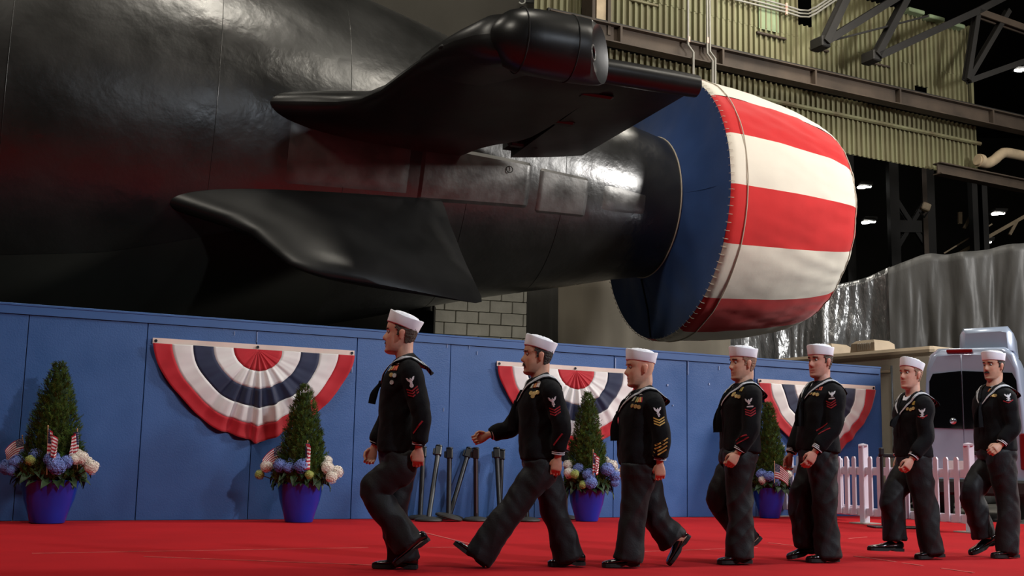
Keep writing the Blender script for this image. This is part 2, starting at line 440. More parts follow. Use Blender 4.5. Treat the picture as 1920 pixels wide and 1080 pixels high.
# lower girder and pipe on the right
lg = thing('steel_girder', GW(12, 9.2, .2), 'dark lower steel girder running right from the green siding', 'beam')
s0, z0 = gpx(1757, 316, .35); s1, z1 = gpx(1960, 366, .35)
MB().ibeam(GW(s0, z0, .35), GW(s1, z0 - .05, .35), .34, .3, .035).build('girder', M_RUST, lg)
pipe = []
for u, v in [(1832, 300), (1850, 306), (1864, 300), (1876, 290), (1892, 287), (1960, 302)]:
    s, z = gpx(u, v, .4); pipe.append(GW(s, z, .4))
pp = thing('duct_pipe', pipe[0], 'fat tan pipe with an elbow leaving the green siding', 'pipe')
MB().tube(cr(pipe, 5), .15, 12).build('pipe', M_BEIGE, pp, smooth=40)
MB().tube([pipe[0] + GU * .05, pipe[0] + GU * .2], .19, 12).build('flange', M_BEIGE, pp, smooth=40)

# dark far bay: lattice columns and lamps
def fpt(u, v, Y=42.0): return PY(u, v, Y)
def lattice(u0, u1, vt, vb, label, Y=42.0, diag=True):
    t = thing('lattice_column', V((fpt((u0 + u1) / 2, vb, Y).x, Y, 0)), label, 'column')
    a0, a1 = fpt(u0, vt, Y), fpt(u0, vb, Y); b0, b1 = fpt(u1, vt, Y), fpt(u1, vb, Y)
    for p, q in ((a0, a1), (b0, b1)):
        x = p.x
        MB().box((x, Y, p.z / 2), (.35, .4, p.z)).build('leg', M_STEEL, t)
    if diag:
        h = a0.z
        k = 0; z = 1.5
        while z + 2.2 < h:
            P, Q = (V((a0.x, Y, z)), V((b0.x, Y, z + 2.2)))
            MB().ibeam(P, Q, .2, .15, .03, up=V((0, -1, 0))).build('brace', M_STEEL, t)
            MB().ibeam(V((b0.x, Y, z)), V((a0.x, Y, z + 2.2)), .2, .15, .03, up=V((0, -1, 0))).build('brace', M_STEEL, t)
            z += 2.4
        MB().box(((a0.x + b0.x) / 2, Y, fpt(u0, 425, Y).z), (b0.x - a0.x, .3, .45)).build('cross_beam', M_STEEL, t)
    return t
lattice(1672, 1738, 300, 560, 'cross braced lattice column between flag cover and floodlight')
lattice(1826, 1836, 320, 560, 'pair of thin uprights right of the floodlight', 40.0, False)
lattice(1560, 1590, 280, 560, 'narrow lattice column half hidden behind the flag cover', 48.0)
M_LAMP = mat('lamp_tube_lit', (1.0, 0.97, 0.9, 1), 0.5, var=0.0, emit=14.0)
for (u, v, Y, lb) in [(1621, 352, 44, 'twin tube ceiling lamp just right of the flag cover, upper one'), (1629, 418, 44, 'twin tube ceiling lamp just right of the flag cover, lower one'),
                  (1872, 402, 44, 'twin tube ceiling lamp near right edge, higher one'), (1847, 456, 44, 'twin tube ceiling lamp just above the grey tarp'), (1916, 133, 40, 'bright ceiling lamp at far right edge under the roof')]:
    p = PY(u, v, Y)
    t = thing('ceiling_lamp', p + UP * .1, lb, 'lamp')
    MB().bbox(p + UP * .12, (.5, .7, .12), .02).build('housing', M_STEEL, t)
    for k in (-1, 1):
        MB().tube([p + V((.12 * k - .16, -.1, -.0 + .02 * k)), p + V((.12 * k + .16, .15, .07 + .02 * k))], .05, 8).build('tube', M_LAMP, t)
# floodlight head on a pole
p = PY(1735, 388, 38)
t = thing('floodlight', p, 'square tan floodlight head fixed to a dark column', 'lamp')
MB().bbox(p, (.30, .26, .26), .03, ((V((.9, 0, -.35))).normalized(), V((0, 1, 0)), V((.35, 0, .9)).normalized())).build('housing', M_BEIGE, t)
MB().tube([p + V((-.2, 0, -.2)), p + V((.05, .25, -.3)), p + V((.2, .3, -.1))], .03, 6).build('bracket', M_STEEL, t)
MB().box((p.x + .1, p.y + .35, p.z / 2 + 1), (.16, .16, p.z + 2)).build('pole', M_RUST, t)
# diagonal pale gangway members behind the tarp
t = thing('stair_truss', PY(1850, 470, 41), 'thin tan diagonal stair rail truss in the dark bay above the tarp', 'truss')
for a, b, w in [((1790, 480), (1940, 395), .12), ((1893, 440), (1908, 412), .1), ((1808, 428), (1820, 405), .1), ((1860, 420), (1770, 475), .05), ((1800, 398), (1800, 420), .12)]:
    MB().ibeam(PY(*a, 41), PY(*b, 41), w, w, .02, up=V((0, -1, 0))).build('member', M_BEIGE, t)

# grey sheeting behind the hull top, with a sign on it
def drape(name, label, top, zb, m, Y0, Y1, amp=.12, freq=6, nu=90, nv=16, cat='tarp', bunch=0.0, seed=0, kind=None):
    # top: list of (u, v) pixel points of the upper hem, sheet stands on a line from depth Y0 to Y1
    n = len(top); P = [PY(u, v, Y0 + (Y1 - Y0) * i / (n - 1)) for i, (u, v) in enumerate(top)]
    T = cr(P, max(2, nu // (n - 1)))
    nn = len(T) - 1
    d = (T[-1] - T[0]); d.z = 0; d.normalize(); nr = V((d.y, -d.x, 0))
    acc = [0]
    for i in range(nn): acc.append(acc[-1] + (T[i + 1] - T[i]).length)
    def pt(i, j):
        t = j / nv
        z = T[i].z * (1 - t) + zb * t
        x = acc[i]
        fold = noise.noise(V((x * freq * .5, seed + t * .7, 0))) + .6 * noise.noise(V((x * freq * 1.3, seed + 9 + t * 1.3, t))) + .25 * noise.noise(V((x * freq * 3.1 + t * 2, seed + 5, t * 6)))
        a = amp * (.25 + .75 * min(1, t * 2.5 + .15))
        swag = bunch * math.sin(t * PI) * noise.noise(V((x * .8, seed + 3, 0)))
        q = T[i] + nr * (a * fold) + d * (swag + .05 * fold)
        return V((q.x, q.y, z))
    o = MB().grid(pt, nn, nv).build(name, m, None, smooth='all', label=label, cat=cat, recalc=False, kind=kind)
    sm = o.modifiers.new('thickness', 'SOLIDIFY'); sm.thickness = .004
    return o
drape('backdrop_sheet', 'dark grey flat sheeting behind the submarine tail top', [(560, -260), (800, -240), (1012, -215)], 0.0, M_GREYC, 29.0, 27.6, .03, 2, 30, 6, 'sheeting')
sp = PY(993, -14, 26.9)
sg = thing('hanging_sign', sp, 'black sign with white lettering cut off by the top edge', 'sign')
M_BLK = mat('sign_black', rgb(14, 14, 14), .5); M_WHT = mat('sign_white', rgb(235, 235, 230), .6, var=.02)
MB().bbox(sp, (.5, .05, .55), .01).build('board', M_BLK, sg)
c = PY(979, 2, 26.86)
pts = [c + V((.075 * math.cos(a), 0, .075 * math.sin(a) * .9)) for a in [math.radians(x) for x in range(-160, 100, 20)]]
pts2 = [c + V((.075 * math.cos(a), 0, .135 + .075 * math.sin(a) * .9)) for a in [math.radians(x) for x in range(-90, -300, -20)]]
MB().tube(pts[:-1] + pts2, .02, 6).build('letter', M_WHT, sg)

# masonry pillar of painted blocks
M_BLOCK = mat('painted_block', rgb(196, 194, 184), .7, var=.12, vscale=3, bump=.4, bscale=14)
M_MORT = mat('mortar', rgb(150, 148, 138), .9)
pa, pb = PY(812, 545, 24.0), PY(988, 545, 24.6)
pil = thing('block_pillar', V((pa.x, 24.3, 0)), 'pale painted concrete block pillar under the submarine tail', 'pillar')
d = (pb - pa); d.z = 0; L = d.length; d.normalize(); nr = V((d.y, -d.x, 0))
MB().box((pa + pb) / 2 * 1.0 + nr * -.35 + UP * (2.4 - (pa.z + pb.z) / 2), (L - .02, .66, 4.8), (d, nr, UP)).build('core', M_MORT, pil)
bh = .26; bw = .50
row = 0; z = 1.55
while z < 4.75:
    x = -bw / 2 * (row % 2)
    while x < L:
        a, b = max(x, 0), min(x + bw, L)
        if b - a > .06:
            cc = V((pa.x, pa.y, 0)) + d * ((a + b) / 2) + nr * (random.uniform(-.006, .008)) + UP * (z + bh / 2)
            MB().bbox(cc, (b - a - .018, .06, bh - .018), .012, (d, nr, UP)).build('block', M_BLOCK, pil)
        x += bw
    row += 1; z += bh
M_DKC = mat('dark_curtain', rgb(44, 43, 40), .9, var=.2, vscale=1.0)
M_OLC = mat('drab_curtain', rgb(104, 100, 90), .85, var=.12, vscale=.8)
M_OLC2 = mat('dark_drab_curtain', rgb(112, 106, 94), .85, var=.12, vscale=.8)
drape('added_dark_sheet', 'added black sheet in place of the darkness low behind the submarine, left of the block pillar', [(-700, 330), (-100, 380), (300, 430), (560, 470), (700, 480), (822, 490)], 0, M_HALL, 25.5, 25.2, .05, 1.5, 60, 8, 'sheeting', seed=31)  # added sheet: darkness behind the submarine made as a black surface
drape('curtain_strip', 'dark curtain strip right of the block pillar', [(985, 515), (1015, 515), (1046, 515)], 0, M_DKC, 25.4, 25.6, .06, 5, 30, 8, 'curtain', seed=2)
drape('curtain', 'olive grey curtain hanging behind the flag cover bottom', [(1040, 500), (1120, 500), (1250, 500), (1370, 520)], 0, M_OLC2, 26.2, 27.5, .10, 2.2, 60, 10, 'curtain', seed=5)
M_SHINY = mat('silver_plastic_sheet', rgb(120, 122, 124), .22, metal=.55, var=.15, vscale=1.4, bump=.5, bscale=9, rvar=.08, stretch=(1, 1, .35), spec=.9, bdist=.08)
M_DULL = mat('grey_plastic_tarp', rgb(62, 62, 61), .5, var=.10, vscale=.9, bump=.3, bscale=5, stretch=(1, 1, .3), bdist=.05)
drape('silver_tarp', 'shiny crinkled silver plastic tarp beside the flag cover', [(1325, 575), (1400, 590), (1490, 562), (1540, 540), (1585, 530), (1625, 520), (1668, 500)], 0, M_SHINY, 29.5, 28.5, .30, 2.2, 150, 40, 'tarp', bunch=.25, seed=11)
drape('grey_tarp', 'large dull grey plastic tarp hanging behind the silver van', [(1664, 503), (1700, 489), (1738, 476), (1775, 477), (1800, 473), (1850, 468), (1885, 459), (1920, 456), (2010, 446)], 0, M_DULL, 28.3, 27.0, .24, 1.9, 160, 30, 'tarp', bunch=.5, seed=21)
# ------------------------------------------------------------------ submarine stern
A0 = V((2.91598, 22.0, 5.6934)); AD = V((0.936768, 0.349498, -0.017801)); AL = V((0.349553, -0.936916, 0)); AN = V((0.016678, 0.006223, 0.999842))
def bend(s): return 0.13 * smoothstep(0.5, -4.5, s) if s < .5 else 0.0
def bend(s):
    t = max(0.0, min(1.0, (0.3 - s) / 4.5)); return .12 * t * t * (3 - 2 * t)
HS = [-40, -30, -22, -16, -12, -9, -6.33, -4.7, -3.3, -2.0, -1.0, -.3, .6]
HR = [5.2, 5.18, 5.0, 4.58, 4.05, 3.46, 2.86, 2.44, 2.09, 1.77, 1.5, 1.36, 1.22]
def hr(s):
    for i in range(len(HS) - 1):
        if s <= HS[i + 1]:
            t = (s - HS[i]) / (HS[i + 1] - HS[i])
            def tan(k):
                k0, k1 = max(k - 1, 0), min(k + 1, len(HS) - 1); return (HR[k1] - HR[k0]) / (HS[k1] - HS[k0])
            h = HS[i + 1] - HS[i]; a, b = tan(i) * h, tan(i + 1) * h
            return (2 * t ** 3 - 3 * t * t + 1) * HR[i] + (t ** 3 - 2 * t * t + t) * a + (-2 * t ** 3 + 3 * t * t) * HR[i + 1] + (t ** 3 - t * t) * b
    return HR[-1]
def SP(s, psi, r): return A0 + AD * s + AN * bend(s) + (AL * math.cos(psi) - AN * math.sin(psi)) * r
M_HULL = mat('black_hull_paint', (0.015, 0.015, 0.014, 1), .33, var=.25, vscale=.8, bump=.5, bscale=2.6, rvar=.10, spec=.9, bdist=.03)
M_FIN = mat('black_fin_paint', (0.010, 0.010, 0.010, 1), .36, var=.25, vscale=1.2, bump=.15, bscale=3, rvar=.06, spec=.4)
M_GAP = mat('hinge_gap_black', (0.004, 0.004, 0.004, 1), .9)
M_PLATE = mat('worn_black_plating', (0.10, 0.098, 0.094, 1), .40, metal=.55, var=.35, vscale=2.2, bump=.5, bscale=4, rvar=.1, spec=.8, bdist=.02)
sub = thing('submarine', A0 - UP * A0.z + AD * -8, 'huge glossy black submarine stern tapering behind the blue wall', 'submarine')
ss = [-40 + i * 2 for i in range(10)] + [-20 + i * .5 for i in range(39)] + [-.5, -.3, 0, .6]
MB().loft([[SP(s, 2 * PI * j / 96, hr(s)) for j in range(96)] for s in ss]).build('hull', M_HULL, sub, smooth='all')
# raised plating strips on the near flank under the stern plane, stepped at their ends
def plate(s0, s1, p0, p1, off, bev, nm='plate', m=M_PLATE, ns=16, np_=8):
    mb = MB()
    p0, p1 = math.radians(p0), math.radians(p1)
    def pt(i, j):
        a, b = i / ns, j / np_
        e = min(min(a, 1 - a) * (s1 - s0) / bev, min(b, 1 - b) * (p1 - p0) * 2.5 / bev, 1.0)
        s = s0 + (s1 - s0) * a
        return SP(s, p0 + (p1 - p0) * b, hr(s) - .03 + (off + .03) * e)
    # denser sampling at the edges
    mb.grid(pt, ns, np_)
    return mb.build(nm, m, sub, smooth=25, recalc=False)
plate(-7.9, -5.76, 4, 24, .012, .10); plate(-5.7, -3.55, 3, 26, .03, .10, ns=40); plate(-3.5, -2.35, 4, 28, .025, .12, ns=30); plate(-2.3, -.9, 2, 26, .010, .3, ns=30)
# weld seams as fine raised rings
for s in (-11.6, -8.9, -6.9, -4.75, -2.9):
    MB().tube([SP(s, 2 * PI * j / 96, hr(s) + .0) for j in range(97)], .006, 5, cap=False).build('weld_seam', M_HULL, sub, smooth='all')
# shade and reflection boundary painted on the hull: duller olive black below the line
M_HULL2 = mat('olive_black_painted_reflection', (0.030, 0.030, 0.024, 1), .8, var=.2, vscale=.7, spec=.2)
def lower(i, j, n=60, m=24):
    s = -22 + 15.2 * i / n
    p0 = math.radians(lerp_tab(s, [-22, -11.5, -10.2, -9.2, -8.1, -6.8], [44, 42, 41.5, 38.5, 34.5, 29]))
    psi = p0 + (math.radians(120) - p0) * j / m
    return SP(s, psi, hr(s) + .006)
MB().grid(lower, 60, 24).build('painted_reflection', M_HULL2, sub, smooth='all', recalc=False)
# little round hatch outline
p = ONP(953, 319, SP(-4.0, .15, hr(-4)), AL)
cA = V(p) + AL * .06
MB().tube([cA + AD * (.055 * math.cos(a)) + AN * (.055 * math.sin(a)) for a in [2 * PI * k / 20 for k in range(21)]], .007, 5, cap=False).build('hatch_ring', M_GAP, sub)

def airfoil(x):  # unit half thickness, max 1 near x=.3
    return max(0.0, (2.969 * math.sqrt(max(x, 0)) - 1.26 * x - 3.516 * x * x + 2.843 * x ** 3 - 1.036 * x ** 4))
def fin_part(nm, ls, le, te, thick, x0, x1, place, m=M_FIN, n=18, tip=0.0):
    # closed wing segment between chord fractions x0..x1
    rings = []
    for li, l in enumerate(ls):
        a, b, t = le[li], te[li], thick[li]
        up, lo = [], []
        for k in range(n + 1):
            q = k / n
            x = x0 + (x1 - x0) * (q * q if x0 == 0 else q)
            h = t * airfoil(x)
            s = a + (b - a) * x
            up.append((s, h)); lo.append((s, -h))
        ring = up + lo[::-1]
        rings.append([place(s, l, h) for s, h in ring])
    return MB().loft(rings).build(nm, m, sub, smooth=45)
def pl1(s, l, h): return A0 + AN * .02 + AD * s + AL * l + AN * h
ls = [2.0, 3.0, 3.3, 3.5, 3.7, 3.95, 4.5, 5.2, 6.0, 6.5, 6.62, 6.68]
le = [-9.3, -8.55, -8.1, -7.7, -7.25, -6.98, -6.80, -6.72, -6.62, -6.55, -6.45, -6.25]
te = [-2.95] * 12
th = [.34, .31, .30, .30, .29, .28, .26, .235, .21, .18, .13, .03]
xh = .70
fin_part('stern_plane', ls, le, te, th, 0.0, .66, pl1)
l2 = [2.75, 3.3, 4.0, 4.5, 5.2, 6.0, 6.5, 6.62, 6.68]
def at_l(l, tab): return lerp_tab(l, ls, tab)
fin_part('control_flap', l2, [-7.0 for l in l2], [-2.95] * 9, [at_l(l, th) for l in l2], .69, 1.0, pl1)
MB().box(pl1(-4.22, 4.6, 0), (.22, 3.8, .14), (AD, AL, AN)).build('hinge_gap', M_GAP, sub)
for l in (3.3, 4.7, 6.0):
    MB().bbox(pl1(-4.2, l, -.02), (.5, .16, .30), .03, (AD, AL, AN)).build('hinge_fairing', M_FIN, sub)
fin_part('pod_fairing', [5.9, 6.4, 6.75, 7.05, 7.2], [-6.64, -6.57, -6.45, -6.28, -6.1], [-4.5, -4.55, -4.8, -5.0, -5.1], [.215, .23, .27, .32, .30], 0.0, 1.0, pl1)
# straight rounded tip cap aft of the pod
MB().tube([pl1(-4.95, 6.60, .0), pl1(-4.2, 6.60, 0), pl1(-3.4, 6.60, 0), pl1(-3.0, 6.60, 0)], [.16, .165, .16, .15], 14).build('tip_cap', M_FIN, sub, smooth=40)
# tip pod with blunt hollow rear
pod = []
for s, r in [(-6.14, .03), (-6.12, .10), (-6.08, .18), (-6.0, .27), (-5.9, .345), (-5.76, .39), (-5.55, .41), (-5.0, .415), (-4.65, .405), (-4.42, .385), (-4.36, .36), (-4.42, .28), (-4.48, .10), (-4.49, .01)]:
    ct_ = .30 * smoothstep(-4.85, -4.44, s) if s > -4.85 else 0.0
    if s > -4.6 and r < .37: ct_ = .30
    pod.append([pl1(s - ct_ * (1 + math.cos(a) * r / .40), 7.12, .0) + (AL * math.cos(a) * .92 + AN * math.sin(a)) * r for a in [2 * PI * k / 32 for k in range(32)]])
MB().loft(pod).build('tip_pod', M_FIN, sub, smooth=50)
MB().tube([pl1(-4.76 - .30 * math.cos(a) * .225, 7.12, .0) + (AL * math.cos(a) + AN * math.sin(a)) * .09 for a in [2 * PI * k / 16 for k in range(17)]], .02, 6, cap=False).build('pod_outlet', M_PLATE, sub, smooth='all')
for s in (-5.75, -5.1):
    MB().tube([pl1(s, 7.12, .0) + (AL * math.cos(a) * .925 + AN * math.sin(a)) * (.408 if s < -5.5 else .418) for a in [2 * PI * k / 40 for k in range(41)]], .006, 5, cap=False).build('pod_seam', M_GAP, sub, smooth='all')
# canted lower stabiliser
ct = math.radians(45); AM = AL * math.cos(ct) - AN * math.sin(ct); AMN = AL * math.sin(ct) + AN * math.cos(ct)
PR = A0 + AL * 2.75 - AN * 1.3
def pl2(s, m_, h): return PR + AD * s + AM * m_ + AMN * h
lm = [-1.2, -.3, .12, .45, .72, .97, 1.4, 1.62, 1.74, 1.80]
lle = [-11.4, -10.9, -10.3, -9.45, -8.72, -8.30, -7.98, -7.82, -7.6, -7.3]
lte = [-5.25, -5.2, -5.2, -5.18, -5.17, -5.15, -5.1, -5.08, -5.1, -5.2]
lth = [.27, .25, .23, .21, .20, .19, .17, .14, .09, .03]
def pl2b(s, m_, h):   # the tip edge drops toward the stern
    k = smoothstep(-.2, 1.8, m_); return pl2(s, m_ + .36 * k * max(0, (s + 7.6) / 2.5), h)
fin_part('stabiliser', lm, lle, lte, lth, 0.0, 1.0, pl2b, n=22)
# top mast stub on the hull back
p = PY(835, 68, 19.6)
MB().tube([PY(806, 60, 19.9), PY(818, 63, 19.9), PY(836, 70, 19.9)], [.02, .05, .035], 8).build('deck_fitting', M_GAP, sub)

# ---- flag-striped fabric cover over the propulsor shroud
cover = thing('flag_cover', A0 - UP * 2.6, 'stars and stripes style fabric cover in red, white and blue over the submarine tail', 'cover')
M_CRED = mat('cover_red_cloth', rgb(200, 32, 34), .8, var=.05, vscale=2, sheen=.2, bump=.15, bscale=6, spec=.25)
M_CWHT = mat('cover_white_cloth', rgb(226, 220, 206), .8, var=.03, vscale=2, sheen=.2, bump=.15, bscale=6, spec=.25)
M_CBLU = mat('cover_blue_cloth', rgb(32, 66, 122), .75, var=.08, vscale=2, sheen=.2, bump=.2, bscale=5, spec=.3)
M_CORD = mat('cover_cord', rgb(190, 180, 165), .8, var=.05)
CS = [0, .08, .35, .9, 1.4, 2.0, 2.5, 2.85, 3.05, 3.2, 3.32]; CRr = [2.54, 2.575, 2.56, 2.51, 2.45, 2.345, 2.22, 2.11, 1.99, 1.80, 1.55]
def crad(s): return lerp_tab(s, CS, CRr)
def ringpsi(u, v, s):
    p = ONP(u, v, A0 + AD * s, AD); r = p - A0 - AD * s
    return math.atan2(-r.dot(AN), r.dot(AL))
bd = [ringpsi(1338, 178, .05), ringpsi(1370, 245, .05), ringpsi(1373, 345, .05), ringpsi(1364, 456, .05), ringpsi(1322, 550, .05), ringpsi(1277, 611, .05)]
stp = [(bd[i], bd[i + 1]) for i in range(5)]
mean = (bd[5] - bd[0]) / 5
cur = bd[5]; rest = []
nrest = 2 * round(((bd[0] + 2 * PI) - bd[5]) / mean / 2) + 1
for k in range(nrest):
    rest.append((bd[5] + (bd[0] + 2 * PI - bd[5]) * k / nrest, bd[5] + (bd[0] + 2 * PI - bd[5]) * (k + 1) / nrest))
def crinkle(s, psi):
    ps = psi + .12 * s
    w = .5 + .5 * smoothstep(0, 2.5, s)
    q = psi * 2.4
    r1 = 1 - abs(noise.noise(V((s * .55 + q * .35, q * 3.2 - s * .9, 1.0)))) * 2
    r2 = 1 - abs(noise.noise(V((s * 1.1 - q * .3, q * 6.5 + s * 1.6, 4.0)))) * 2
    return .022 * noise.noise(V((s * .9, ps * 5, 1.0))) + .018 * r1 * w + .012 * r2 * w + .03 * abs(noise.noise(V((s * .5, psi * 11 + s, 3.3)))) * smoothstep(1.8, 3.0, s)
def stripe(p0, p1, m):
    nps = max(6, int((p1 - p0) / .03)); nss = 46
    def pt(i, j):
        s = 3.32 * i / nss; psi = p0 + (p1 - p0) * j / nps
        return A0 + AD * s + (AL * math.cos(psi) - AN * math.sin(psi)) * (crad(s) + crinkle(s, psi) * min(1, s / .1))
    return MB().grid(pt, nss, nps).build('stripe', m, cover, smooth='all', recalc=False)
for i, (a, b) in enumerate(stp): stripe(a, b, M_CRED if i % 2 == 0 else M_CWHT)
for i, (a, b) in enumerate(rest): stripe(a, b, M_CWHT if i % 2 == 0 else M_CRED)
def blue(i, j, n=160, m=22):
    psi = 2 * PI * i / n; t = j / m
    r = 1.34 + (2.545 - 1.34) * t
    s = -.32 + .32 * t + .10 * math.sin(t * PI)
    w = .02 * noise.noise(V((math.cos(psi) * 4, math.sin(psi) * 4, r * 1.2))) + .03 * noise.noise(V((psi * 6 / PI * 2, r * 1.5 + psi, 6))) * math.sin(t * PI)
    return A0 + AD * (s + w) + (AL * math.cos(psi) - AN * math.sin(psi)) * r
MB().grid(blue, 160, 22).build('blue_front', M_CBLU, cover, smooth='all', recalc=False)
MB().tube([A0 + AD * .33 + (AL * math.cos(a) - AN * math.sin(a)) * (crad(.33) + crinkle(.33, a) + .010) for a in [2 * PI * k / 120 for k in range(121)]], .010, 5, cap=False).build('draw_cord', M_CORD, cover, smooth='all')
MB().tube([A0 + AD * 3.02 + (AL * math.cos(a) - AN * math.sin(a)) * (crad(3.02) + crinkle(3.02, a) + .010) for a in [2 * PI * k / 120 for k in range(121)]], .010, 5, cap=False).build('draw_cord', M_CORD, cover, smooth='all')
MB().tube([A0 + AD * -.33 + (AL * math.cos(a) - AN * math.sin(a)) * 1.375 for a in [2 * PI * k / 120 for k in range(121)]], .014, 5, cap=False).build('hull_cord', M_CORD, cover, smooth='all')
mb = MB()
for k in range(110):
    a = 2 * PI * k / 110
    e = AL * math.cos(a) - AN * math.sin(a)
    mb.tube([A0 + AD * -.03 + e * 2.53, A0 + AD * .0 + e * 2.58, A0 + AD * .05 + e * 2.585], .006, 4)
mb.build('lacing', M_CORD, cover, kind='stuff')
MB().tube([A0 + AD * -.30 + (AL * math.cos(1.75) - AN * math.sin(1.75)) * 1.4, A0 + AD * -.12 + (AL * math.cos(1.72) - AN * math.sin(1.72)) * 2.0, A0 + AD * -.04 + (AL * math.cos(1.70) - AN * math.sin(1.70)) * 2.52], .018, 5).build('front_seam', M_GAP, cover)
MB().loft([[A0 + AD * s + (AL * math.cos(a) - AN * math.sin(a)) * r for a in [2 * PI * k / 64 for k in range(64)]] for s, r in [(.05, 1.3), (.05, 2.45), (2.6, 2.1), (3.2, 1.5), (3.3, .2)]]).build('shroud', M_GAP, cover, smooth=40)
# keel block under the tail
kp = PY(790, 574, 22.5)
kb = thing('keel_block', V((kp.x, kp.y, 0)), 'dark steel keel block with a round end under the tail', 'support')
MB().box(V((kp.x, kp.y + .3, kp.z / 2)), (.5, .5, kp.z + .1)).build('post', M_STEEL, kb)
MB().lathe([(.0, -.1), (.22, -.1), (.22, .02), (.19, .07), (.0, .07)], 24, kp + V((0, 0, .0)), None).build('roller', M_HULL, kb, smooth=30)
# ------------------------------------------------------------------ bunting fans on the wall
M_BR = mat('bunting_red', rgb(176, 20, 34), .7, var=.06, vscale=8, sheen=.3, spec=.3)
M_BW = mat('bunting_white', rgb(222, 218, 214), .7, var=.03, vscale=8, sheen=.3, spec=.3)
M_BN = mat('bunting_navy', rgb(30, 38, 66), .7, var=.08, vscale=8, sheen=.3, spec=.3)
M_HEAD = mat('bunting_header', rgb(225, 205, 192), .8, var=.05)
M_GROM = mat('grommet', rgb(30, 30, 34), .4, metal=.6)
def bunting(s0, s1, z, drop, label, seed):
    cs = (s0 + s1) / 2; R = (s1 - s0) / 2
    t = thing('bunting_fan', W(cs, z - drop, .05), label, 'bunting', 'pleated fans of bunting on the blue wall')
    def P(rf, ph):       # rf radial fraction, ph 0..pi from left end to right end
        r = rf
        ex = 1 + .28 * rf * rf
        x = -math.copysign(abs(math.cos(ph)) ** ex, math.cos(ph)) * r; y = math.sin(ph) ** ex * r if math.sin(ph) > 0 else 0.0
        # fold density is highest around the middle of the fan
        q = (ph - PI / 2)
        dens = math.exp(-(q / .75) ** 2)
        pl = math.sin(q * 21 + 1.2 * math.sin(q * 3 + seed)) * dens + .35 * math.sin(q * 43 + seed) * dens
        sag = .04 * math.sin(ph * 2) * math.sin(rf * PI)
        side = (1 - dens)
        fo = .5 * side * noise.noise(V((x * 4 + seed, y * 5, 2.0))) + .5 * side * math.sin((x * abs(x) + y) * 12 + seed)
        off = .045 + (.055 * pl + .04 * fo) * min(1, rf * 1.8) * (1 - .45 * rf) + .07 * math.sin(min(1, rf * 1.1) * PI) * math.sin(ph)
        edge = .012 * pl * rf
        return W(cs + x * R, z - .03 - y * drop * (1 + .02 * math.sin(q * 9 + seed) * rf) - edge - sag * .1, max(.012, off))
    br = [0.0, .24, .43, .63, .82, 1.0]; ms = [M_BR, M_BW, M_BN, M_BW, M_BR]; nm = ['red_centre', 'white_band', 'navy_band', 'white_band', 'red_border']
    for k in range(5):
        n = 120; m = 7
        o = MB().grid(lambda i, j: P(br[k] + (br[k + 1] - br[k]) * j / m, PI * i / n), n, m).build(nm[k], ms[k], t, smooth='all', recalc=False)
        sm = o.modifiers.new('thickness', 'SOLIDIFY'); sm.thickness = .003
    hd = MB()
    n = 24
    hd.loft([[W(s0 + (s1 - s0) * i / n, z + a, .012 + b + .006 * math.sin(i * .9 + seed)) for a, b in ((-.034, 0), (.034, 0), (.034, .012), (-.034, .012))] for i in range(n + 1)])
    hd.build('header_tape', M_HEAD, t)
    for s in (s0 + .035, cs, s1 - .035):
        MB().tube([W(s, z, .026), W(s, z, .036)], .018, 10).build('grommet', M_GROM, t)
    return t
bunting(1.49, 4.0, 2.085, 1.12, 'red, white and navy pleated bunting fan hanging left of the lead sailor', .3)
bunting(6.045, 8.52, 2.07, 1.12, 'red, white and navy pleated bunting fan behind the moustached second sailor', 2.1)
bunting(10.56, 12.98, 2.055, 1.12, 'red, white and navy pleated bunting fan on the wall end behind the fifth sailor', 4.0)

# ------------------------------------------------------------------ planters
M_POT = mat('cobalt_glazed_pot', rgb(8, 46, 150), .28, var=.15, vscale=3, coat=.3)
M_SOIL = mat('potting_soil', rgb(32, 26, 20), .95, bump=.5)
M_ARB = mat('arborvitae_foliage', rgb(66, 88, 34), .7, var=.35, vscale=14, attr='tint', spec=.25)
M_TRUNK = mat('bark', rgb(70, 52, 36), .9, bump=.4)
M_LEAF = mat('hydrangea_leaf', rgb(52, 72, 42), .5, var=.25, vscale=6, spec=.35)
M_HB = mat('blue_hydrangea', rgb(112, 130, 188), .8, var=.22, vscale=25)
M_HW = mat('white_hydrangea', rgb(228, 218, 205), .8, var=.07, vscale=25)
M_HG = mat('green_hydrangea', rgb(165, 175, 95), .8, var=.12, vscale=25)
M_FR = mat('flag_red', rgb(178, 34, 52), .75, var=.03); M_FW = mat('flag_white', rgb(228, 224, 222), .75, var=.02); M_FB = mat('flag_blue', rgb(40, 46, 84), .75, var=.03)
M_STICK = mat('wood_dowel', rgb(190, 150, 105), .6)
def bloom_mesh(m, seed):
    rnd = random.Random(seed); mb = MB()
    mb.lathe([(.01, -.045), (.045, -.03), (.055, 0), (.045, .03), (.01, .045)], 10)
    n = 70
    for k in range(n):
        z = 1 - 2 * (k + .5) / n; a = k * 2.39996
        r = math.sqrt(1 - z * z); d = V((r * math.cos(a), r * math.sin(a), z * .85)).normalized()
        c = d * (.058 + rnd.uniform(-.006, .008))
        t1 = d.orthogonal().normalized(); t1.rotate(Matrix.Rotation(rnd.uniform(0, 3), 3, d)); t2 = d.cross(t1)
        w = .0125
        for q in range(4):
            e = (t1, t2, -t1, -t2)[q]; g = (t2, -t1, -t2, t1)[q]
            mb.add([c, c + e * w + g * w * .55 + d * .004, c + e * w * 1.5 + d * .001, c + e * w - g * w * .55 + d * .004], [(0, 1, 2, 3)])
    return mb.mesh('bloom', m, recalc=False)
